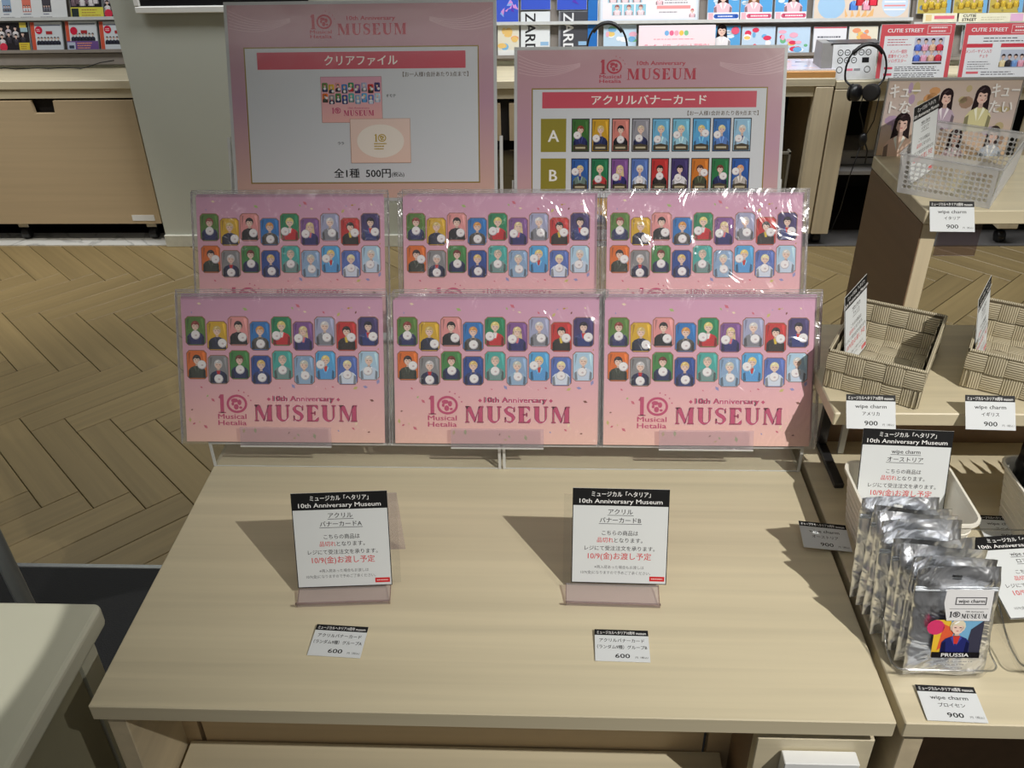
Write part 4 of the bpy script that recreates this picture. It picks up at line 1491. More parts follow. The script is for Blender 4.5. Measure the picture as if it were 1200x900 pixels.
# ================================================================= BACKGROUND CABINETS
t = thing('storage_cabinet', 'beige storage cabinet with a notched drawer front at upper left', 'cabinet', (-2.4, 3.8, 0))
part('worktop', MB().box(-3.3, -1.628, 3.495, 4.25, .645, .677, .002), M['ash'], t)
part('rail', MB().box(-3.3, -1.630, 3.503, 3.53, .608, .644, .001), M['ash'], t)
body = MB()
body.box(-3.3, -1.635, 3.53, 4.25, .09, .640)
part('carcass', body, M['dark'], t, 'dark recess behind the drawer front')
prof = [(-3.3, .088), (-1.637, .088), (-1.637, .600), (-1.956, .600), (-1.960, .551), (-2.043, .551), (-2.047, .600), (-3.3, .600)]
vs = [(x, 3.497, z) for x, z in prof] + [(x, 3.515, z) for x, z in prof]
k = len(prof)
part('drawer_front', MB().add(vs, [[0, 1, 2, 3, 4], [0, 4, 5], [0, 5, 6, 7], [k + 4, k + 3, k + 2, k + 1, k], [k + 5, k + 4, k], [k + 7, k + 6, k + 5, k]] + [[i + k, (i + 1) % k + k, (i + 1) % k, i] for i in range(k)]), M['cab'], t)
DF = bpy.data.objects['drawer_front']
lb = part('label_sticker', MB().box(-1.757, -1.662, 3.4955, 3.497, .101, .126), M['paper'], t, 'small white sticker')
lb.parent = DF
for cx in (-2.26, -1.70):
    w_ = part('caster', MB().lathe([(.012, -.016), (.024, -.015), (.026, -.008), (.026, .008), (.024, .015), (.012, .016)], (cx, 3.545, .031), 'x', 18), M['black'], t)
    w2 = part('caster_fork', MB().box(cx - .022, cx + .022, 3.53, 3.56, .058, .0885, .002), M['steel'], t)
    w_.name = 'wheel'
    w_.parent = w2


def centre_cabinet():
    t = thing('centre_cabinet', 'pale wooden record cabinet seen between and beside the two posters', 'cabinet', (.2, 3.8, 0))
    part('worktop', MB().box(-.59, 1.058, 3.455, 4.25, .642, .672, .002), M['ash'], t)
    part('rail', MB().box(-.59, .987, 3.465, 3.495, .603, .640, .001), M['ash'], t)
    part('drawer_front', MB().box(-.59, -.193, 3.47, 3.49, .44, .585, .001), M['cab'], t)
    part('drawer_front', MB().box(-.160, .72, 3.47, 3.49, .44, .585, .001), M['cab'], t)
    part('notch', MB().box(-.193, -.160, 3.48, 3.50, .44, .600), M['dark'], t, 'dark finger notch')
    part('leg', MB().box(.989, 1.055, 3.455, 3.50, .054, .640, .002), M['ash_z'], t)
    part('leg', MB().box(.72, .74, 3.47, 3.51, .054, .585, .002), M['ash_z'], t)
    part('leg', MB().box(-.59, -.55, 3.455, 3.50, .054, .640, .002), M['ash_z'], t)
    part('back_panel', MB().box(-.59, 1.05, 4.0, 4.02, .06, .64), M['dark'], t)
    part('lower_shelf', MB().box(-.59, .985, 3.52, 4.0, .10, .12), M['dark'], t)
    part('side_panel', MB().box(1.035, 1.055, 3.50, 4.25, .06, .640), M['ash_dark'], t)
    for cx in (-.57, 1.02):
        part('caster', MB().lathe([(.012, -.016), (.024, -.015), (.026, 0), (.024, .015), (.012, .016)], (cx, 3.50, .027), 'x', 18), M['black'], t)


centre_cabinet()
t = thing('listening_cabinet', 'pale wooden open-fronted cabinet under the listening station', 'cabinet', (1.6, 3.8, 0))
part('worktop', MB().box(1.062, 2.9, 3.455, 4.25, .632, .660, .002), M['ash'], t)
part('rail', MB().box(1.130, 2.9, 3.465, 3.49, .585, .630, .001), M['ash'], t)
part('leg', MB().box(1.062, 1.130, 3.455, 3.50, .054, .630, .002), M['ash_z'], t)
part('leg', MB().box(1.30, 1.36, 3.47, 3.51, .054, .585, .002), M['ash_z'], t)
part('leg', MB().box(1.80, 1.88, 3.455, 3.50, .075, .585, .002), M['ash_z'], t)
part('inner_post', MB().box(1.258, 1.30, 3.60, 3.64, .3, .585, .002), M['ash_z'], t)
part('lower_shelf', MB().box(1.13, 2.9, 3.52, 4.0, .28, .295), M['grey'], t, 'grey inner shelf')
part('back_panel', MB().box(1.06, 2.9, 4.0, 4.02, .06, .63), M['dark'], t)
part('side_panel', MB().box(1.062, 1.082, 3.50, 4.25, .06, .63), M['ash_dark'], t)
for cx in (1.095, 1.84):
    part('caster', MB().lathe([(.012, -.016), (.024, -.015), (.026, 0), (.024, .015), (.012, .016)], (cx, 3.50, .027), 'x', 18), M['black'], t)
t = thing('grey_player', 'grey disc player box inside the open cabinet at right', 'box', (1.27, 3.68, .2955))
obj('case', MB().box(-.11, .14, -.09, .1, 0, .06, .006), M['grey'], t)
obj('front_slot', MB().box(-.06, .06, -.0915, -.09, .03, .036), M['dark'], t)

# clear acrylic divider low behind the posters
t = thing('acrylic_divider', 'clear acrylic divider standing in the open cabinet between the posters', 'divider', (-.15, 3.40, .004))
obj('panel', MB().box(-.06, .02, 0, .006, 0, .42), film('divider_acrylic', (.8, .82, .84), .2, .1), t)
obj('bright_edge', MB().box(.018, .026, -.002, .008, 0, .42), M['acr_edge'], t)
t = thing('glass_case', 'clear edged case leaning in the dark opening right of the posters', 'case', (.86, 3.40, .004))
obj('panel', MB().box(-.03, .05, 0, .006, 0, .40), film('case_acrylic', (.5, .5, .5), .12, .1), t)
obj('bright_edge', MB().box(.05, .058, -.002, .03, 0, .41).box(-.03, .058, -.002, .008, .40, .408), plain('dull_edge', (120, 116, 106), .4), t)

# ================================================================= CD RACKS
TR = R(18)
RY, RZ = 3.70, .68


def rackpt(u, v, off=0):
    return (u, RY + v * math.sin(TR) - off * math.cos(TR), RZ + v * math.cos(TR) + off * math.sin(TR))


def rack(label, x0, x1, ledges):
    t = thing('disc_rack', label, 'rack', rackpt((x0 + x1) / 2, 0), (R(72), 0, 0), 'tilted disc racks')
    hw = (x1 - x0) / 2
    obj('back_board', MB().box(-hw, hw, .012, .75, -.024, -.014), M['rack'], t)
    for l in ledges:
        obj('ledge', MB().box(-hw, hw, l - .006, l - .003, -.014, .020).box(-hw, hw, l - .006, l + .006, .020, .0215), M['acr_edge'] if l > .1 else M['rack'], t)
    obj('foot_panel', MB().box(-hw, hw, .012, max(.02, ledges[0] - .008), -.014, .004), M['rack'], t)


rack('tilted grey disc rack above the left storage cabinet', -3.2, -1.628, [.062, .185, .31, .43])
rack('tilted disc rack running behind both posters and the headphones', -.585, 1.395, [.024, .148, .272, .396])
rack('tilted disc rack behind the two red-edged leaflets at upper right', 1.40, 2.9, [.003, .131, .26, .38])


def cover(style, seed, W=122, H=116):
    p = Print(.001, .1)
    q = random.Random(seed)
    hw, hh = W / 2, H
    if style == 'orange':      # orange spine, white cover, dark-clad group, red roundel
        p.rect(-hw, 0, hw, hh, (220, 226, 232), 0)
        p.rect(-hw, 0, -hw + 16, hh, (214, 92, 66), 1)
        p.rect(-hw + 17, hh - 14, hw - 4, hh - 10, (120, 130, 150), 1)
        for i in range(7):
            p.bust(-hw + 28 + i * 13.5, 22, 22, 38, (30, 28, 34), (44, 46, 60), None, z=2 + i % 2)
        p.ell(-hw + 33, hh - 30, 15, 15, (214, 40, 70), 10, 18)
        p.lines(-hw + 24, -hw + 42, hh - 29, 2, 6, 3, (250, 220, 226), 11, seed)
        p.rect(-2, hh - 46, 24, hh - 34, (176, 56, 60), 10)
    elif style == 'orange_label':
        p = Print(.001, .1)
        p.rect(-hw, 0, hw, hh, (220, 226, 232), 0)
        p.rect(-hw, 0, -hw + 14, hh, (214, 92, 66), 1)
        p.rect(-hw + 17, hh - 12, hw - 4, hh - 8, (110, 120, 140), 1)
        for i in range(7):
            p.bust(-hw + 28 + i * 13.5, 36, 22, 38, (30, 28, 34), (44, 46, 60), None, z=2 + i % 2)
        p.ell(-hw + 33, hh - 36, 15, 15, (214, 40, 70), 10, 18)
        p.rect(-2, hh - 46, 24, hh - 34, (176, 56, 60), 10)
        p.rect(-hw, 0, hw + 2, 36, (118, 86, 150), 12)
        p.rect(-hw + 1, 4, -hw + 34, 32, (190, 200, 220), 13)
        p.rect(-hw + 8, 8, -hw + 28, 20, (60, 70, 90), 14)
        p.lines(-hw + 42, hw - 20, 26, 3, 9, 4, (236, 160, 120), 13, seed)
    elif style == 'dark':
        p.rect(-hw, 0, hw, hh, (46, 42, 46), 0)
        for i in range(8):
            p.bust(-hw + 14 + (i % 4) * 29, 52 - 30 * (i // 4) + 8 * (i % 2), 34, 52, (24, 22, 26), q.choice([(226, 220, 224), (60, 56, 64), (190, 180, 190)]), None, z=1 + i)
        p.rect(18, 2, hw - 2, 32, (232, 206, 70), 14)
        p.lines(24, hw - 8, 24, 3, 8, 3, (170, 130, 60), 15, seed)
        p.ell(-hw + 16, 16, 16, 16, (226, 60, 84), 14, 16)
        p.rect(28, hh - 20, hw - 8, hh, (230, 210, 90), 14)
        p.rect(30, hh - 36, hw - 4, hh - 20, (176, 206, 216), 14)
    elif style == 'yellow_label':
        p.rect(-hw, 0, hw, hh, (38, 36, 42), 0)
        for i in range(6):
            p.bust(-hw + 14 + i * 18, 44 + 8 * (i % 2), 32, 56, (24, 22, 26), q.choice([(226, 220, 224), (120, 100, 110)]), None, z=1 + i % 3)
        p.rect(-hw, 0, hw + 4, 40, (232, 224, 92), 12)
        p.rect(-hw + 3, 4, -hw + 32, 36, (50, 60, 60), 13)
        p.lines(-hw + 44, hw - 8, 28, 3, 10, 4, (190, 150, 80), 13, seed)
    elif style == 'blue':
        p.rect(-hw, 0, hw, hh, (60, 90, 206), 0)
        for i in range(9):
            x, y = q.uniform(-hw + 10, hw - 10), q.uniform(20, hh - 14)
            p.poly([(x, y), (x + q.uniform(8, 34), y + q.uniform(-14, 14)), (x + q.uniform(4, 20), y + q.uniform(10, 30))], q.choice([(214, 150, 220), (140, 180, 240), (236, 236, 250), (90, 60, 190)]), 1 + i)
    elif style in ('idol', 'idol_pill'):
        p.rect(-hw, 0, hw, hh, (96, 170, 226), 0)
        for i in range(5):
            p.ell(q.uniform(-hw + 16, hw - 16), q.uniform(60, hh - 10), q.uniform(10, 20), q.uniform(4, 8), (224, 238, 248), 1, 10)
        p.bust(q.uniform(-16, 10), 18, 88, 104, q.choice([(60, 40, 40), (130, 90, 60), (40, 30, 36)]), q.choice([(240, 240, 246), (246, 200, 210)]), None, z=2, long=True)
        if style == 'idol_pill':
            p.rect(-hw, 0, hw, 30, (244, 246, 250), 12)
            c = (70, 110, 200) if seed % 3 == 0 else (232, 110, 140)
            p.rect(-hw + 32, 8, hw - 8, 24, c, 13)
            p.ell(-hw + 32, 16, 8, 8, c, 13)
            p.ell(hw - 8, 16, 7, 8, c, 13)
            p.lines(-hw + 40, hw - 12, 14, 1, 8, 4, (250, 250, 250), 14, seed)
            p.rect(-hw + 3, 4, -hw + 22, 28, (240, 190, 200), 13)
            p.ell(hw - 14, hh - 12, 13, 13, (226, 60, 90), 13)
        else:
            p.rect(-hw, 0, hw, 18, (232, 240, 214), 12)
            p.ell(hw - 20, hh - 18, 16, 14, (232, 100, 130), 13)
    elif style == 'gold':
        p.rect(-hw, 0, hw, hh, (196, 176, 90), 0)
        for i in range(18):
            p.ell(q.uniform(-hw + 8, hw - 8), q.uniform(6, hh - 8), q.uniform(4, 12), q.uniform(4, 10), q.choice([(226, 200, 80), (160, 150, 90), (110, 140, 170), (230, 210, 150), (150, 120, 60)]), 1 + i * .3, 8)
        for i in range(4):
            p.bust(-36 + i * 24, 14 + 6 * (i % 2), 30, 50, (90, 60, 40), (206, 170, 60), None, z=8)
        p.rect(hw - 16, 0, hw, hh, (126, 180, 220), 8)
        p.ell(-hw + 16, hh - 40, 18, 18, (226, 60, 76), 14, 18)
        p.lines(-hw + 4, -hw + 28, hh - 38, 2, 7, 4, (250, 230, 230), 15, seed)
    elif style == 'pastel':
        p.rect(-hw, 0, hw, hh, (196, 220, 240), 0)
        for i in range(16):
            x, y = q.uniform(-hw + 12, hw - 12), q.uniform(10, hh - 12)
            p.ell(x, y, q.uniform(6, 18), q.uniform(5, 12), q.choice([(240, 180, 200), (250, 250, 252), (120, 180, 226), (240, 206, 120), (120, 190, 140), (226, 70, 100)]), 1 + i * .4, 9)
    elif style == 'white_notice':
        p.rect(-hw, 0, hw, hh, (236, 236, 240), 0)
        p.rect(-hw, hh - 5, hw, hh, (216, 100, 110), 1)
        p.lines(-hw + 14, hw - 10, hh - 40, 2, 16, 6, (110, 110, 120), 1, seed)
        for i in range(3):
            p.bust(-18 + i * 20, 2, 34, 50, (40, 30, 36), (240, 220, 210), None, z=3)
    elif style == 'light':
        p.rect(-hw, 0, hw, hh, (232, 226, 206), 0)
        for i in range(8):
            p.ell(q.uniform(-hw + 16, hw - 16), q.uniform(36, hh - 14), q.uniform(8, 20), q.uniform(6, 14), q.choice([(240, 200, 120), (130, 190, 230), (240, 160, 120)]), 1 + i * .4, 9)
        p.rect(-hw, 0, hw, 24, (240, 240, 236), 8)
    elif style == 'girls':
        p.rect(-hw, 0, hw, hh, (110, 120, 120), 0)
        p.bust(-16, 20, 84, 96, (40, 30, 34), (206, 230, 200), None, z=2, long=True)
        p.bust(24, 0, 84, 96, (50, 34, 38), (236, 200, 210), None, z=12, long=True)
    return p


def disc(label, style, x0, v0, w_, h_, seed=1, group='disc cases on the racks', cat='disc case', off=.004, name='disc_case', tx=0):
    t = thing(name, label, cat, rackpt(x0 + w_ / 2, v0, off), (R(72 + tx), 0, 0), group)
    obj('case', MB().box(-w_ / 2, w_ / 2, 0, h_, -.010, 0, .001), M['case'], t)
    p = cover(style, seed, w_ * 1000 - 3, h_ * 1000 - 3)
    o = obj('cover_print', p.mesh('cover_print', M['printg']), None, t)
    o.location = (0, .0015, .0006)
    return t


# left rack
disc('disc case with dark group photo and yellow sticker, far left lower row', 'dark', -2.236, .064, .130, .112, 1)
disc('disc case with orange spine and red roundel, second in the left lower row', 'orange', -2.100, .064, .130, .112, 2)
disc('disc case with orange spine and purple label strip, third in the left lower row', 'orange_label', -1.956, .064, .130, .114, 3)
disc('disc case with orange spine beside the pillar, last in the left lower row', 'orange', -1.817, .064, .130, .112, 4)
disc('disc case with dark cover and yellow label strip, left upper row', 'yellow_label', -1.925, .187, .132, .115, 5)
disc('dark disc case with red roundel beside the pillar, left upper row', 'dark', -1.788, .187, .130, .115, 6)
t = thing('leaflet_sheet', 'large white sheet with three small photos at the top left corner', 'sheet', rackpt(-2.08, .187, .004), (R(72), 0, 0))
obj('sheet', MB().box(-.14, .14, 0, .16, -.003, 0), M['paper'], t)
p = Print()
for i, c in enumerate(((150, 176, 206), (226, 120, 100), (70, 66, 74))):
    x = -105 + i * 82
    p.rect(x - 18, 26, x + 18, 110, c, 0)
    for k in range(3):
        p.bust(x - 10 + k * 10, 28, 18, 30, (30, 28, 34), (226, 226, 230) if i == 1 else (110, 110, 120), None, z=2)
    p.lines(x - 16, x + 16, 17, 1, 4, 3, (90, 90, 130), 1, i)
    p.lines(x - 30, x + 34, 6, 1, 4, 2.4, (120, 120, 130), 1, i + 4)
o = obj('print', p.mesh('print', M['printm']), None, t)
o.location.z = .0004
# centre rack
disc('blue-covered disc case right above the taller poster edge, upper row', 'blue', -.216, .150, .088, .115, 11)
disc('pale illustrated disc case in the gap between the two posters', 'light', -.212, .026, .086, .118, 12)
disc('blue disc case above the white lettered booklet', 'blue', -.120, .199, .118, .12, 13)
disc('blue disc case above the dark lettered booklet', 'blue', .022, .197, .118, .12, 14)
for i, (x, bgc, fg, lab) in enumerate(((-.120, (232, 236, 238), (44, 44, 48), 'white booklet with dark vertical lettering behind the right poster'), (.030, (74, 74, 80), (236, 236, 238), 'dark grey booklet with white vertical lettering behind the right poster'))):
    t = thing('tall_booklet', lab, 'booklet', rackpt(x + .058, .027, .004), (R(72), 0, 0), 'tall lettered booklets')
    obj('case', MB().box(-.058, .058, 0, .166, -.012, 0, .001), M['case'], t)
    p = Print()
    p.rect(-56, 1, 56, 165, bgc, 0)
    if i:
        p.rect(-56, 1, -50, 165, (120, 120, 126), 1)
    p.text('ZARD', -40, 160, 58, fg, 1, 'l', 150, .02, -90)
    p.rect(20, 40, 52, 54, (150, 190, 226), 1)
    p.lines(20, 52, 30, 3, 9, 4, (120, 120, 126), 1, i)
    o = obj('cover_print', p.mesh('cover_print', M['printg']), None, t)
    o.location.z = .0006
t = thing('divider_board', 'bright blue upright divider strip beside the lettered booklets', 'divider', rackpt(.163, .026, .004), (R(72), 0, 0))
obj('strip', MB().box(-.019, .019, 0, .30, -.006, .004, .001), M['blue'], t)
obj('white_edge', MB().box(.0192, .022, 0, .30, -.006, .006), M['white'], t)
t = thing('event_sheet', 'framed white and pink event sheet above the headband', 'sheet', rackpt(.381, .150, .012), (R(72), 0, 0))
obj('frame', MB().box(-.194, .194, 0, .16, -.006, 0, .001), M['case'], t)
p = Print()
p.rect(-188, 4, 188, 156, (226, 234, 246), 0)
p.rect(-180, 10, 180, 156, (246, 240, 244), 1)
for i in range(6):
    x, y = -140 + (i % 3) * 46 + (16 if i > 2 else 0), 70 - 46 * (i // 3)
    p.rect(x - 20, y, x + 20, y + 40, (150, 206, 226), 2)
    p.bust(x, y, 40, 42, (150, 90, 90), (246, 220, 226), None, z=3)
p.rect(30, 96, 160, 112, (240, 160, 160), 2)
p.rect(30, 46, 160, 58, (240, 160, 160), 2)
p.lines(60, 160, 86, 3, 10, 4, (150, 150, 160), 2, 8)
p.lines(40, 120, 32, 1, 10, 4, (150, 150, 160), 2, 9)
p.bust(40, 60, 36, 40, (206, 130, 120), (240, 200, 210), None, z=3)
p.bust(168, 14, 30, 36, (206, 100, 110), (240, 200, 210), None, z=3)
o = obj('print', p.mesh('print', M['printg']), None, t)
o.location.z = .0006
disc('clear disc case behind the black headband, centre lower row', 'pastel', .206, .030, .130, .112, 21)
t = thing('event_label', 'pale pink label with pink writing right of the headband', 'sign', rackpt(.492, .030, .022), (R(72), 0, 0))
obj('card', MB().box(-.149, .149, 0, .105, -.001, 0), M['paper'], t)
p = Print()
p.rect(-148, 1, 148, 104, (250, 226, 234), 0)
p.text('ラッキードローイベント実施中！', 0, 22, 17, (226, 90, 130), 1, 'c', 250, .01)
for i, c in enumerate(((120, 180, 230), (230, 110, 150), (240, 170, 190), (236, 200, 90), (130, 200, 150))):
    p.ell(-40 + i * 19, 76, 9, 10, c, 1, 10)
p.lines(-90, 80, 52, 1, 6, 3, (230, 150, 170), 1, 4)
o = obj('print', p.mesh('print', M['printm']), None, t)
o.location.z = .0004
for i, (x, lab) in enumerate(((.608, 'first'), (.735, 'second'), (.868, 'third'))):
    disc('idol disc case with pill-shaped caption, %s from the left above the right poster' % lab, 'idol_pill', x, .150, .124, .118, 30 + i)
disc('idol disc case with blue sky beside the pink event label, lower row', 'idol', .624, .026, .118, .108, 41)
disc('pastel disc case, middle of three above the right poster corner', 'pastel', .747, .026, .130, .104, 42)
disc('colourful floral disc case right of the right poster corner', 'pastel', .884, .026, .128, .100, 43)
t = thing('wide_sheet', 'wide pastel leaflet with two round badges at the top right', 'sheet', rackpt(1.198, .152, .010), (R(72), 0, 0))
obj('frame', MB().box(-.184, .184, 0, .15, -.006, 0, .001), M['case'], t)
p = Print()
p.rect(-180, 3, 180, 148, (232, 214, 196), 0)
p.ell(-115, 48, 52, 48, (170, 206, 236), 1, 24)
p.ell(126, 56, 50, 50, (206, 222, 240), 1, 24)
for k in range(4):
    p.rect(86, 30 + k * 14, 166, 35 + k * 14, (240, 150, 150) if k % 2 else (250, 250, 252), 2)
for i, c in enumerate(((90, 140, 220), (206, 60, 70), (240, 170, 190), (230, 60, 80))):
    p.bust(-30 + i * 24, 30 + 16 * (i % 2), 44, 76, (60, 36, 40), c, None, z=3 + i * 8)
for k in range(5):
    p.poly([(-60 + 20 * k, 6), (-50 + 24 * k, 10), (-64 + 28 * k, 40)], (240, 190, 130), 2)
o = obj('print', p.mesh('print', M['printg']), None, t)
o.location.z = .0006
disc('white notice card with red top edge left of the listening station', 'white_notice', 1.024, .026, .128, .100, 44, cat='sign')
disc('plain grey-white disc case behind the listening station', 'light', 1.160, .026, .112, .100, 45)
disc('pastel disc case left of the first red leaflet', 'pastel', 1.280, .026, .106, .100, 46)
for i, (x, lab) in enumerate(((1.412, 'leftmost'), (1.549, 'middle'), (1.684, 'rightmost'))):
    disc('%s of three golden-covered disc cases at the top right' % lab, 'gold', x, .168, .128, .118, 50 + i)
t = thing('shelf_label', 'cream shelf label with pink bar at the top right', 'label', rackpt(1.495, .134, .0235), (R(72), 0, 0), 'cream shelf labels')
obj('card', MB().box(-.064, .064, 0, .033, -.001, 0), plain('cream_card', (236, 232, 206), .5), t)
p = Print()
p.rect(-22, 12, 54, 24, (226, 110, 130), 0)
p.rect(-54, 6, -32, 28, (230, 206, 150), 0)
o = obj('print', p.mesh('print', M['printm']), None, t)
o.location.z = .0004
t = thing('shelf_label', 'long cream shelf label with black slanted lettering at the top right', 'label', rackpt(1.690, .133, .0235), (R(72), 0, 0), 'cream shelf labels')
obj('card', MB().box(-.124, .124, 0, .033, -.001, 0), M['cream'] if 'cream' in M else plain('cream_card', (236, 232, 206), .5), t)
p = Print()
p.text('CUTIE', -84, 19, 14, BK, 0, 'c', 48, .03)
p.text('STREET', -84, 5, 14, BK, 0, 'c', 54, .03)
p.rect(70, 3, 118, 30, (226, 180, 210), 0)
p.lines(-40, 60, 16, 2, 8, 3, (206, 200, 170), 0, 3)
o = obj('print', p.mesh('print', M['printm']), None, t)
o.location.z = .0004
disc('disc case showing two women between the red leaflets', 'girls', 1.594, .036, .120, .090, 60)

# red-edged leaflets
def leaflet(label, x, y, z, kind):
    t = thing('red_leaflet', label, 'sign', (x, y, z), (R(80), 0, R(1)), 'red-edged leaflets in clear stands')
    obj('panel', MB().box(-.132, .132, 0, .186, -.003, 0), M['acr_edge'], t)
    p = Print()
    p.rect(-131, 1, 131, 185, (222, 92, 100), 0)
    p.rect(-116, -0.0, 116, 146, (240, 242, 244), 1)
    p.text('CUTIE STREET', -44, 158, 18, (250, 246, 246), 2, 'c', 128, .03)
    p.frame(34, 152, 118, 180, 1.5, (250, 230, 230), 2)
    p.lines(46, 108, 170, 2, 12, 5, (250, 230, 230), 2, 3)
    if kind == 0:
        p.lines(-104, -16, 132, 3, 9, 3, (200, 110, 120), 2, 5)
        p.text('メンバー個別', -60, 88, 14, (226, 80, 100), 2, 'c', 60, .01)
        p.text('直筆サイン入り', -60, 72, 14, (226, 80, 100), 2, 'c', 70, .01)
        p.text('ソロポスター', -60, 56, 14, (226, 80, 100), 2, 'c', 66, .01)
        p.rect(-6, 50, 100, 140, (206, 206, 226), 2)
        for i in range(8):
            p.bust(8 + (i % 4) * 26, 58 + 36 * (i // 4), 34, 50, (40, 30, 40), [(90, 120, 220), (240, 170, 200), (240, 190, 160), (220, 60, 80)][i % 4], None, z=4 + i)
        p.rect(-6, 50, 100, 54, (24, 24, 26), 16)
        for k in range(2):
            p.rect(-104, 32 - 22 * k, -74, 40 - 22 * k, (232, 90, 110), 2)
            p.lines(-66, 100, 38 - 22 * k, 3, 6, 2.5, (90, 90, 96), 2, 7 + k)
    else:
        p.lines(-60, 100, 134, 2, 10, 3, (90, 90, 96), 2, 6)
        for c in (-70, 52):
            p.rect(c - 46, 104, c + 46, 117, (216, 70, 84), 2)
        p.text('メンバーサイン入り', -70, 86, 14, (210, 70, 90), 2, 'c', 92, .01)
        p.text('チェキ', -50, 70, 14, (210, 70, 90), 2, 'c', 30, .01)
        p.lines(-104, -20, 54, 4, 8, 2.5, (120, 120, 126), 2, 9)
        p.rect(10, 34, 100, 96, (200, 206, 220), 2)
        for i in range(4):
            p.bust(22 + i * 22, 36, 34, 54, (40, 30, 40), [(240, 220, 170), (60, 56, 60), (120, 160, 220), (240, 170, 190)][i], None, z=4 + i)
        p.rect(-104, 14, -60, 22, (232, 110, 120), 2)
        p.lines(-50, 100, 18, 2, 8, 3, (120, 120, 126), 2, 2)
    o = obj('print', p.mesh('print', M['printm']), None, t)
    o.location.z = .0004
    obj('easel', MB().sheet([(.0, -.003), (.1, -.012)], -.04, .04, .002).box(-.132, .132, -.006, 0, -.012, .014), M['acr'], t)


leaflet('red-edged idol leaflet right of the headphones', 1.325, 3.44, .673, 0)
leaflet('red-edged idol leaflet cut by the right border', 1.622, 3.44, .673, 1)

# magazine stack with orange edged board
t = thing('orange_board', 'orange-edged board under printed leaflets left of the listening station', 'board', (.78, 3.56, .6725))
obj('board', MB().box(-.27, .275, -.10, .1, 0, .022, .001), M['orange'], t)
t = thing('leaflet_stack', 'flat colourful magazine on the orange-edged board', 'magazine', (.93, 3.56, .695))
obj('magazine', MB().box(-.16, .125, -.09, .09, 0, .005), M['paper'], t)
p = Print()
p.rect(-158, -88, 123, 88, (206, 200, 216), 0)
q = random.Random(2)
for i in range(20):
    x, y = q.uniform(-140, 100), q.uniform(-76, 76)
    p.poly([(x, y), (x + q.uniform(10, 50), y + q.uniform(-6, 10)), (x + q.uniform(0, 30), y + q.uniform(6, 22))], q.choice([(226, 120, 140), (70, 70, 90), (236, 190, 170), (150, 180, 226), (240, 236, 240)]), 1 + i * .3)
o = obj('print', p.mesh('print', M['printg']), None, t)
o.location.z = .0055

# listening station
t = thing('listening_station', 'white push-button listening station under the hanging headphones', 'player', (1.122, 3.53, .661), (0, 0, R(4)))
prof = [(-.055, 0), (.05, 0), (.05, .118), (.02, .125), (-.022, .120)]
obj('housing', MB().prism(prof, -.082, .082), plain('white_housing', (232, 234, 236), .3), t)
obj('grey_cheek', MB().prism([(-.05, 0), (.055, 0), (.055, .124), (-.018, .126)], -.122, -.0825), M['grey'], t)
obj('top_plate', MB().prism([(-.022, .1205), (.02, .1255), (.05, .1185), (.05, .122), (.02, .129), (-.022, .124)], -.09, .088), M['dgrey'], t)
p = Print()
tilt = math.degrees(math.atan2(.120, .033))
for r_, nn in enumerate((5, 3)):
    for i in range(nn):
        p.ring(-54 + i * 26, 96 - r_ * 27, 11, 11, 2.6, (40, 40, 44), 0, 18)
        p.lines(-60 + i * 26, -48 + i * 26, 95 - r_ * 27, 1, 3, 2, (60, 60, 64), 0, i)
p.rect(28, 60, 54, 78, BK, 0)
for x in (-54, 50):
    p.ring(x, 36, 12, 12, 2.6, (40, 40, 44), 0, 18)
p.rect(-34, 32, -4, 40, (240, 130, 150), 0)
p.rect(0, 32, 24, 40, (150, 150, 156), 0)
o = obj('button_print', p.mesh('print', M['printm']), None, t)
o.location = (0, -.0556, 0)
o.rotation_euler = (R(tilt), 0, 0)


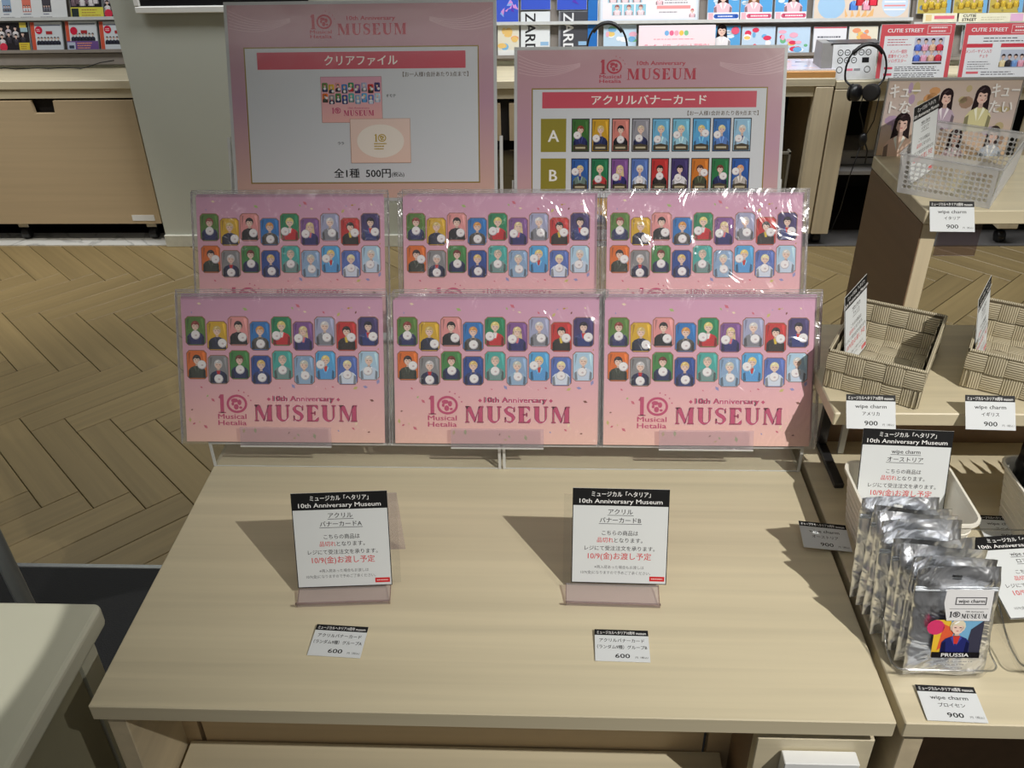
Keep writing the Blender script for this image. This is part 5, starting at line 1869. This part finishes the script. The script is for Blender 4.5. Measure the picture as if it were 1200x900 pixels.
def headphones(label, loc, sc_, rz, cord=True):
    t = thing('headphones', label, 'headphones', loc, (R(-8), 0, R(rz)), 'black headphones')
    arc = [(.075 * math.cos(R(a)) * sc_, 0, .095 * math.sin(R(a)) * sc_) for a in range(-20, 201, 10)]
    obj('headband', MB().tube(arc, .0038, 8), M['black'], t)
    arc2 = [(.070 * math.cos(R(a)) * sc_, 0, .090 * math.sin(R(a)) * sc_) for a in range(40, 141, 10)]
    obj('band_pad', MB().tube(arc2, .0062, 8), M['black'], t)
    for s_ in (-1, 1):
        c = Vector((s_ * .030 * sc_, -.01, -.075 * sc_))
        m = MB().lathe([(.012, -.016), (.026, -.014), (.031, -.006), (.031, .004), (.027, .012), (.012, .015)], tuple(c), 'x', 20)
        # turn the cups partly to the viewer
        ca, sa = math.cos(R(s_ * 48)), math.sin(R(s_ * 48))
        m.v = [(c.x + (x - c.x) * ca - (y - c.y) * sa, c.y + (x - c.x) * sa + (y - c.y) * ca, z) for x, y, z in m.v]
        o = obj('ear_cup', m, M['black'], t)
        q_ = obj('ear_pad', MB().lathe([(.024, -.021), (.030, -.020), (.0315, -.0165), (.027, -.0142)], tuple(c), 'x', 20), M['dark'], o)
        for v_ in q_.data.vertices:
            x, y, z = v_.co
            v_.co = (c.x + (x - c.x) * ca - (y - c.y) * sa, c.y + (x - c.x) * sa + (y - c.y) * ca, z)
        a0 = Vector(arc[0] if s_ > 0 else arc[-1])
        obj('arm', MB().tube([a0, (a0 + c) / 2 + Vector((0, -.004, .002)), c], .004, 8), M['black'], t)
    return t


headphones('black headphones hanging over the white listening station', (1.150, 3.425, .705), 1.0, 4)
t = headphones('black headphones of which only the headband shows above the right poster', (.212, 3.55, .765), 1.0, 0)
t = thing('headphone_cable', 'thin black cable with a splitter hanging below the headphones', 'cable', (1.17, 3.44, .0))
c_ = [(-.01, -.01, .62), (-.014, -.008, .56), (.012, -.006, .50), (.022, 0, .455)]
obj('cable', MB().tube(c_, .002, 6), M['black'], t)
obj('cable', MB().tube([(.022, 0, .44), (.0, .004, .3), (-.01, .01, .16), (-.02, .05, .05)], .002, 6), M['black'], t)
obj('cable', MB().tube([(.03, 0, .44), (.05, .004, .40), (.052, .01, .35)], .003, 6), M['black'], t)
obj('cable', MB().tube([(.05, -.01, .63), (.048, -.006, .52), (.03, 0, .46)], .002, 6), M['black'], t)
obj('splitter', MB().lathe([(.006, -.026), (.014, -.02), (.017, 0), (.013, .018), (.005, .024)], (.022, 0, .448), 'z', 12), M['black'], t)

# frame on the pillar
t = thing('wall_frame', 'bottom of a framed picture fixed on the pillar at the top', 'frame', (-1.24, 3.455, .938))
obj('bottom_ledge', MB().box(-.282, .36, -.012, .0, -.012, .012, .003), M['white'], t)
obj('side_ledge', MB().box(-.282, -.262, -.012, 0, .0125, .6, .003), M['white'], t)
obj('black_panel', MB().box(-.26, .36, -.003, .001, .0125, .034), M['black'], t)
obj('picture', MB().box(-.26, .36, -.004, .001, .0345, .6), plain('picture_lilac_grey', (176, 168, 176), .3, 0, .2, 6), t)

# cable on the left rack
t = thing('rack_cable', 'thin black cable lying along the foot of the left disc rack', 'cable', (-2.0, 3.69, .681))
pts = [(-.4 + .045 * i, -.006 - .004 * math.sin(i * 1.3), .002 + .002 * math.sin(i * 2.1)) for i in range(12)] + [(.12, -.004, .004), (.18, -.006, .022), (.24, -.006, .03)]
obj('cable', MB().tube(pts, .0022, 6), M['black'], t)
